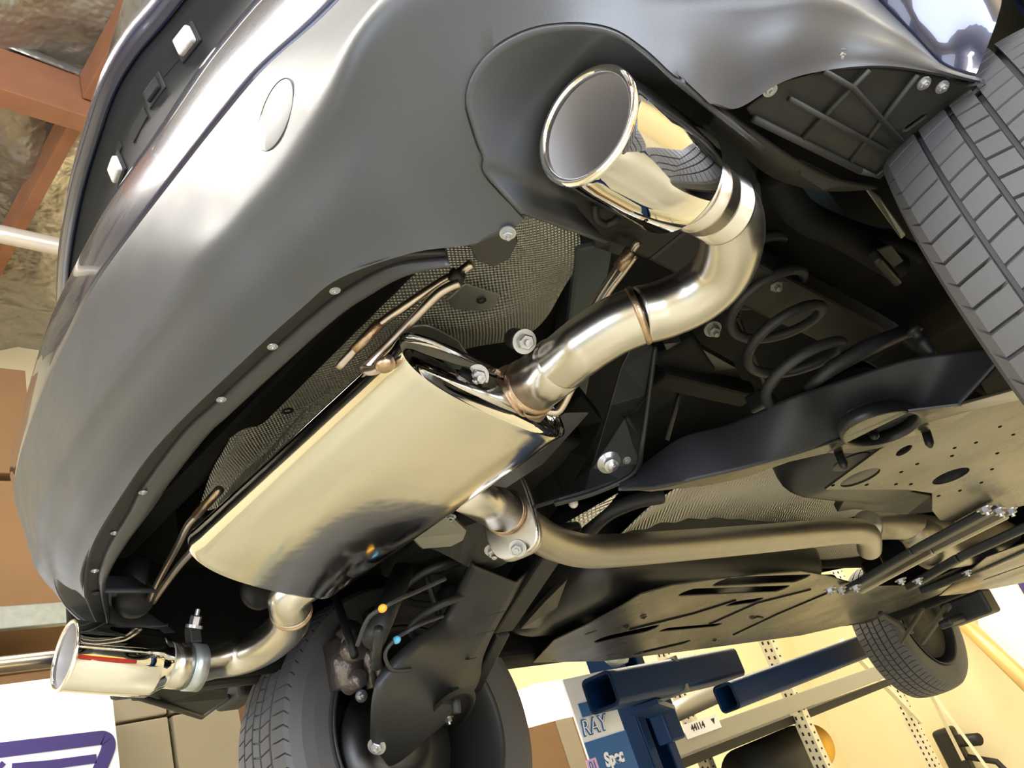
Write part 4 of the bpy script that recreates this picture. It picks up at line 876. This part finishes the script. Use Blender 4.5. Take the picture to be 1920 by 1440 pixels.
# underfloor structure ahead
for l, w, h in (([P3(1590,1106,.345), P3(1720,1030,.345), P3(1860,955,.345)], .05, .02), ([P3(1612,1105,.35), P3(1750,1030,.35), P3(1885,962,.35)], .022, .03)):
    mb = MB()
    for a, b in zip(l, l[1:]): mb.bar(a, b, w, h)
    mb.build('underbody_brace', M['mid'] if w < .03 else M['arm'], car, False, BEV(.006, 3))
for l in ([P3(1705,1100,.34), P3(1800,1045,.34), P3(1930,985,.34)], [P3(1730,1108,.35), P3(1850,1060,.34), P3(1960,1010,.34)]):
    mb = MB()
    for a, b in zip(l, l[1:]): mb.bar(a, b, .035, .025)
    mb.build('underbody_brace', M['arm'], car, False, BEV(.006, 3))
for a in ((1555,1103),(1575,1103),(1603,1099),(1688,1086),(1720,1086),(1845,952),(1870,955),(1893,955),(1812,1071)): hexbolt('brace_bolt', C(*a, z=.335), (0,0,-1), .012, .012, car, M['bolt'])
vessel('gearbox_mount', 3.45, 3.8, .95, 1.25, .40, .6, M['arm'], .05)
MB().tube([P3(1700,1000,.43), P3(1720,1000,.43), P3(1750,1020,.43), P3(1830,1010,.43), P3(1870,1000,.43), P3(1900,1000,.42)], [.03, .05, .085, .085, .06, .03], 28).build('catalyst', M['mid'], car)
MB().tube(cr([P3(1625,985,.45), P3(1680,985,.45), P3(1740,990,.45), P3(1790,1000,.44)], 5), .04, 20).build('flex_pipe', M['mid'], car)
mb = MB(); 
for k in range(7): mb.lathe(P3(1705+k*5, 990+k, .45), V(1, 0, 0), [(-.004, .03), (0, .05), (.004, .03)], 20)
mb.build('bellows', M['gap'], car)
plate('cross_plate', [P3(1590,925,.42), P3(1690,918,.42), P3(1745,930,.42), P3(1750,960,.40), P3(1700,965,.42), P3(1600,955,.43), P3(1570,960,.43)], [], .02, M['trim'], car)
vessel('engine_sump', 4.0, 4.6, .45, 1.2, .36, .6, M['under'], .06)
plate('front_undertray', zt([(1850,1045),(2000,990),(2100,1040),(1960,1085),(1830,1110),(1790,1115),(1760,1118)], .335), [sl((1860,1062),(1900,1045),.05,.335), sl((1850,1085),(1950,1050),.03,.335)], .004, M['tray'], car)
mb = MB(); mb.box(C(1818,1140,z=.26), (.12, .17, .09)); mb.bar(C(1772,1170,z=.22), C(1825,1150,z=.25), .05, .03); mb.build('front_air_dam', M['armd'], car, False, BEV(.01))
mb = MB(); 
for a, b, w in (((1728,1205,.22),(1778,1135,.27),.022), ((1690,1205,.22),(1730,1140,.28),.015), ((1650,1150,.31),(1710,1185,.24),.018)): mb.bar(P3(*a), P3(*b), w, w)
mb.build('front_suspension', M['black'], car, False, BEV(.006))
vessel('firewall_lower', 3.9, 4.0, .1, 1.5, .34, .62, M['under'], .02)
# --- wheels
def tyre(c, inn, R, wd, name, side, camber=0):
    root = empty(name, loc=c); root.parent = car
    sgn = 1 if side == 'L' else -1                    # outboard direction
    S0, S1 = -wd/2, wd/2
    yt = []; tw = wd*0.84
    ribs = [(-.5,-.30),(-.265,-.10),(-.065,.065),(.10,.265),(.30,.5)]
    prof = [(-.5*wd+.008, R*.66, 0, 0), (-.5*wd+.002, R*.70, 0, 0), (-.5*wd, R*.80, 0, 0), (-.495*wd, R*.88, 0, 0), (-.465*wd, R*.95, 0, 0)]
    for ri, (a, b) in enumerate(ribs):
        for k in range(5):
            u = a+(b-a)*k/4; crown = R-.055*abs(u)**2.6*R*3.0
            prof.append((u*tw, crown, 1+ri, k))
        if ri < 4:
            u0 = b+.006; u1 = ribs[ri+1][0]-.006
            prof.append((u0*tw, R-.009-.02*abs(u0)**2, 0, 1)); prof.append((u1*tw, R-.009-.02*abs(u1)**2, 0, 1))
    prof += [(.465*wd, R*.95, 0, 0), (.495*wd, R*.88, 0, 0), (.5*wd, R*.80, 0, 0), (.5*wd-.002, R*.70, 0, 0), (.5*wd-.008, R*.66, 0, 0)]
    NP = 78; offs = [0, .10, .13, .22, .25, .6]
    rows = []
    for p in range(NP):
        for qi, o in enumerate(offs):
            row = []
            for (y, r, rib, k) in prof:
                sl_ = 0
                if rib: 
                    u = y/tw; sl_ = {1: 1.0*u, 2: 2.2*u, 3: -2.2*u, 4: 2.2*u, 5: 1.0*u}[rib]*0.55
                    sh_ = {1: 0, 2: .3, 3: .1, 4: .4, 5: .15}[rib]
                    if qi in (2, 3): 
                        d_ = .006 if rib in (1, 5) and not (k == 4 and rib == 1) and not (k == 0 and rib == 5) else (.004 if rib in (2, 3, 4) else 0)
                        r -= d_
                    sl_ += sh_
                a = 2*PI*(p+o+sl_*1.2)/NP
                row.append(V(r*math.cos(a), y, r*math.sin(a)))
            rows.append(row)
    MB().grid(rows, closed_v=True).build('tyre', M['rubber'], root, False)
    # rim barrel (inner side open), disc and spokes towards the outside
    def L(prof2, nm, m, seg=64): return MB().lathe((0, 0, 0), (0, sgn, 0), prof2, seg).build(nm, m, root)
    i = -wd/2
    L([(i+.004, R*.665), (i-.002, R*.68), (i-.003, R*.665), (i+.004, R*.645), (i+.02, R*.62), (i+.05, R*.60), (0, R*.585), (wd*.3, R*.60), (wd/2-.01, R*.64), (wd/2-.002, R*.67)], 'rim_barrel', M['rim'])
    L([(wd*.30, R*.60), (wd*.26, R*.45), (wd*.30, R*.2), (wd*.34, .03), (wd*.34, 0)], 'wheel_face', M['gap'])
    for k in range(5):
        a = 2*PI*k/5+.5; d = V(math.cos(a), 0, math.sin(a)); MB().bar(d*.04+V(0, sgn*wd*.22, 0), d*R*.6+V(0, sgn*wd*.2, 0), .06, .03, up=(0, 1, 0)).build('spoke', M['rim'], root, False, BEV(.006))
    L([(-.035, 0), (-.035, .055), (-.02, .06), (-.012, .085), (-.012, R*.43), (0, R*.43), (0, .06), (.05, .06)], 'brake_disc', M['disc'])
    if 'front' in name: L([(i+.035, 0), (i+.03, .05), (i+.03, R*.55), (i+.036, R*.55), (i+.04, 0)], 'dark_inner_disc', M['black'])  # black disc added to darken the inside of the front wheels
    return root
RT = .325
wn = tyre(V(1.12, .0225, .30), 0, .332, .205, 'rear_wheel', 'R'); 
wf = tyre(V(1.20, 1.555, .245), 0, RT, .205, 'rear_wheel', 'L')
ff = tyre(V(4.32, 1.58, .34), 0, RT, .205, 'front_wheel', 'L'); ff.rotation_euler = (0, 0, math.radians(-6))
fn = tyre(V(4.32, .0, .34), 0, RT, .205, 'front_wheel', 'R')
# far brake caliper
ca = C(648, 1245, y=1.43); mb = MB(); random.seed(3)
mb.box(ca, (.06, .05, .09)); mb.lathe(ca+V(-.0, -.05, .018), (0, 1, 0), [(0, 0), (0, .022), (.012, .027), (.05, .027)], 20); mb.lathe(ca+V(-.0, -.045, -.04), (0, 1, 0), [(0, 0), (0, .015), (.006, .019), (.05, .02)], 20); mb.lathe(ca+V(.035, -.05, .0), (0, .2, 1), [(-.05, 0), (-.05, .009), (.05, .009), (.05, 0)], 14)
mb.tube([ca+V(-.02, -.03, .06), ca+V(.03, -.035, .0), ca+V(.03, -.03, -.06)], .012, 12)
mb.build('brake_caliper', M['cast'], car)
cb = C(700,1175,y=1.40); mb = MB(); mb.tube(cr([C(690,1160,y=1.4), C(705,1150,y=1.4), C(700,1190,y=1.4), C(690,1230,y=1.4), C(700,1260,y=1.4)], 5), .014, 12); mb.ball(C(655,1190,y=1.42), .03); mb.build('caliper_carrier', M['armd'], car)
for a in ((677,1305),(650,1205),(735,1250)): hexbolt('caliper_bolt', C(*a, y=1.40), (-.3,-1,-.3), .008, .012, car, M['bolt'])
# inner wheel arch liners
for y0, y1, sg in ((-.10, .10, 'n'), (1.46, 1.68, 'f')):
    rows = []
    for k in range(25):
        a = PI*(.08+.62*k/24); rows.append([V(1.2+.41*math.cos(a), y, .30+.41*math.sin(a)) for y in (y0, y1)])
    MB().grid(rows).build('arch_liner', M['splash'], car, True, SOL(.004, 1))
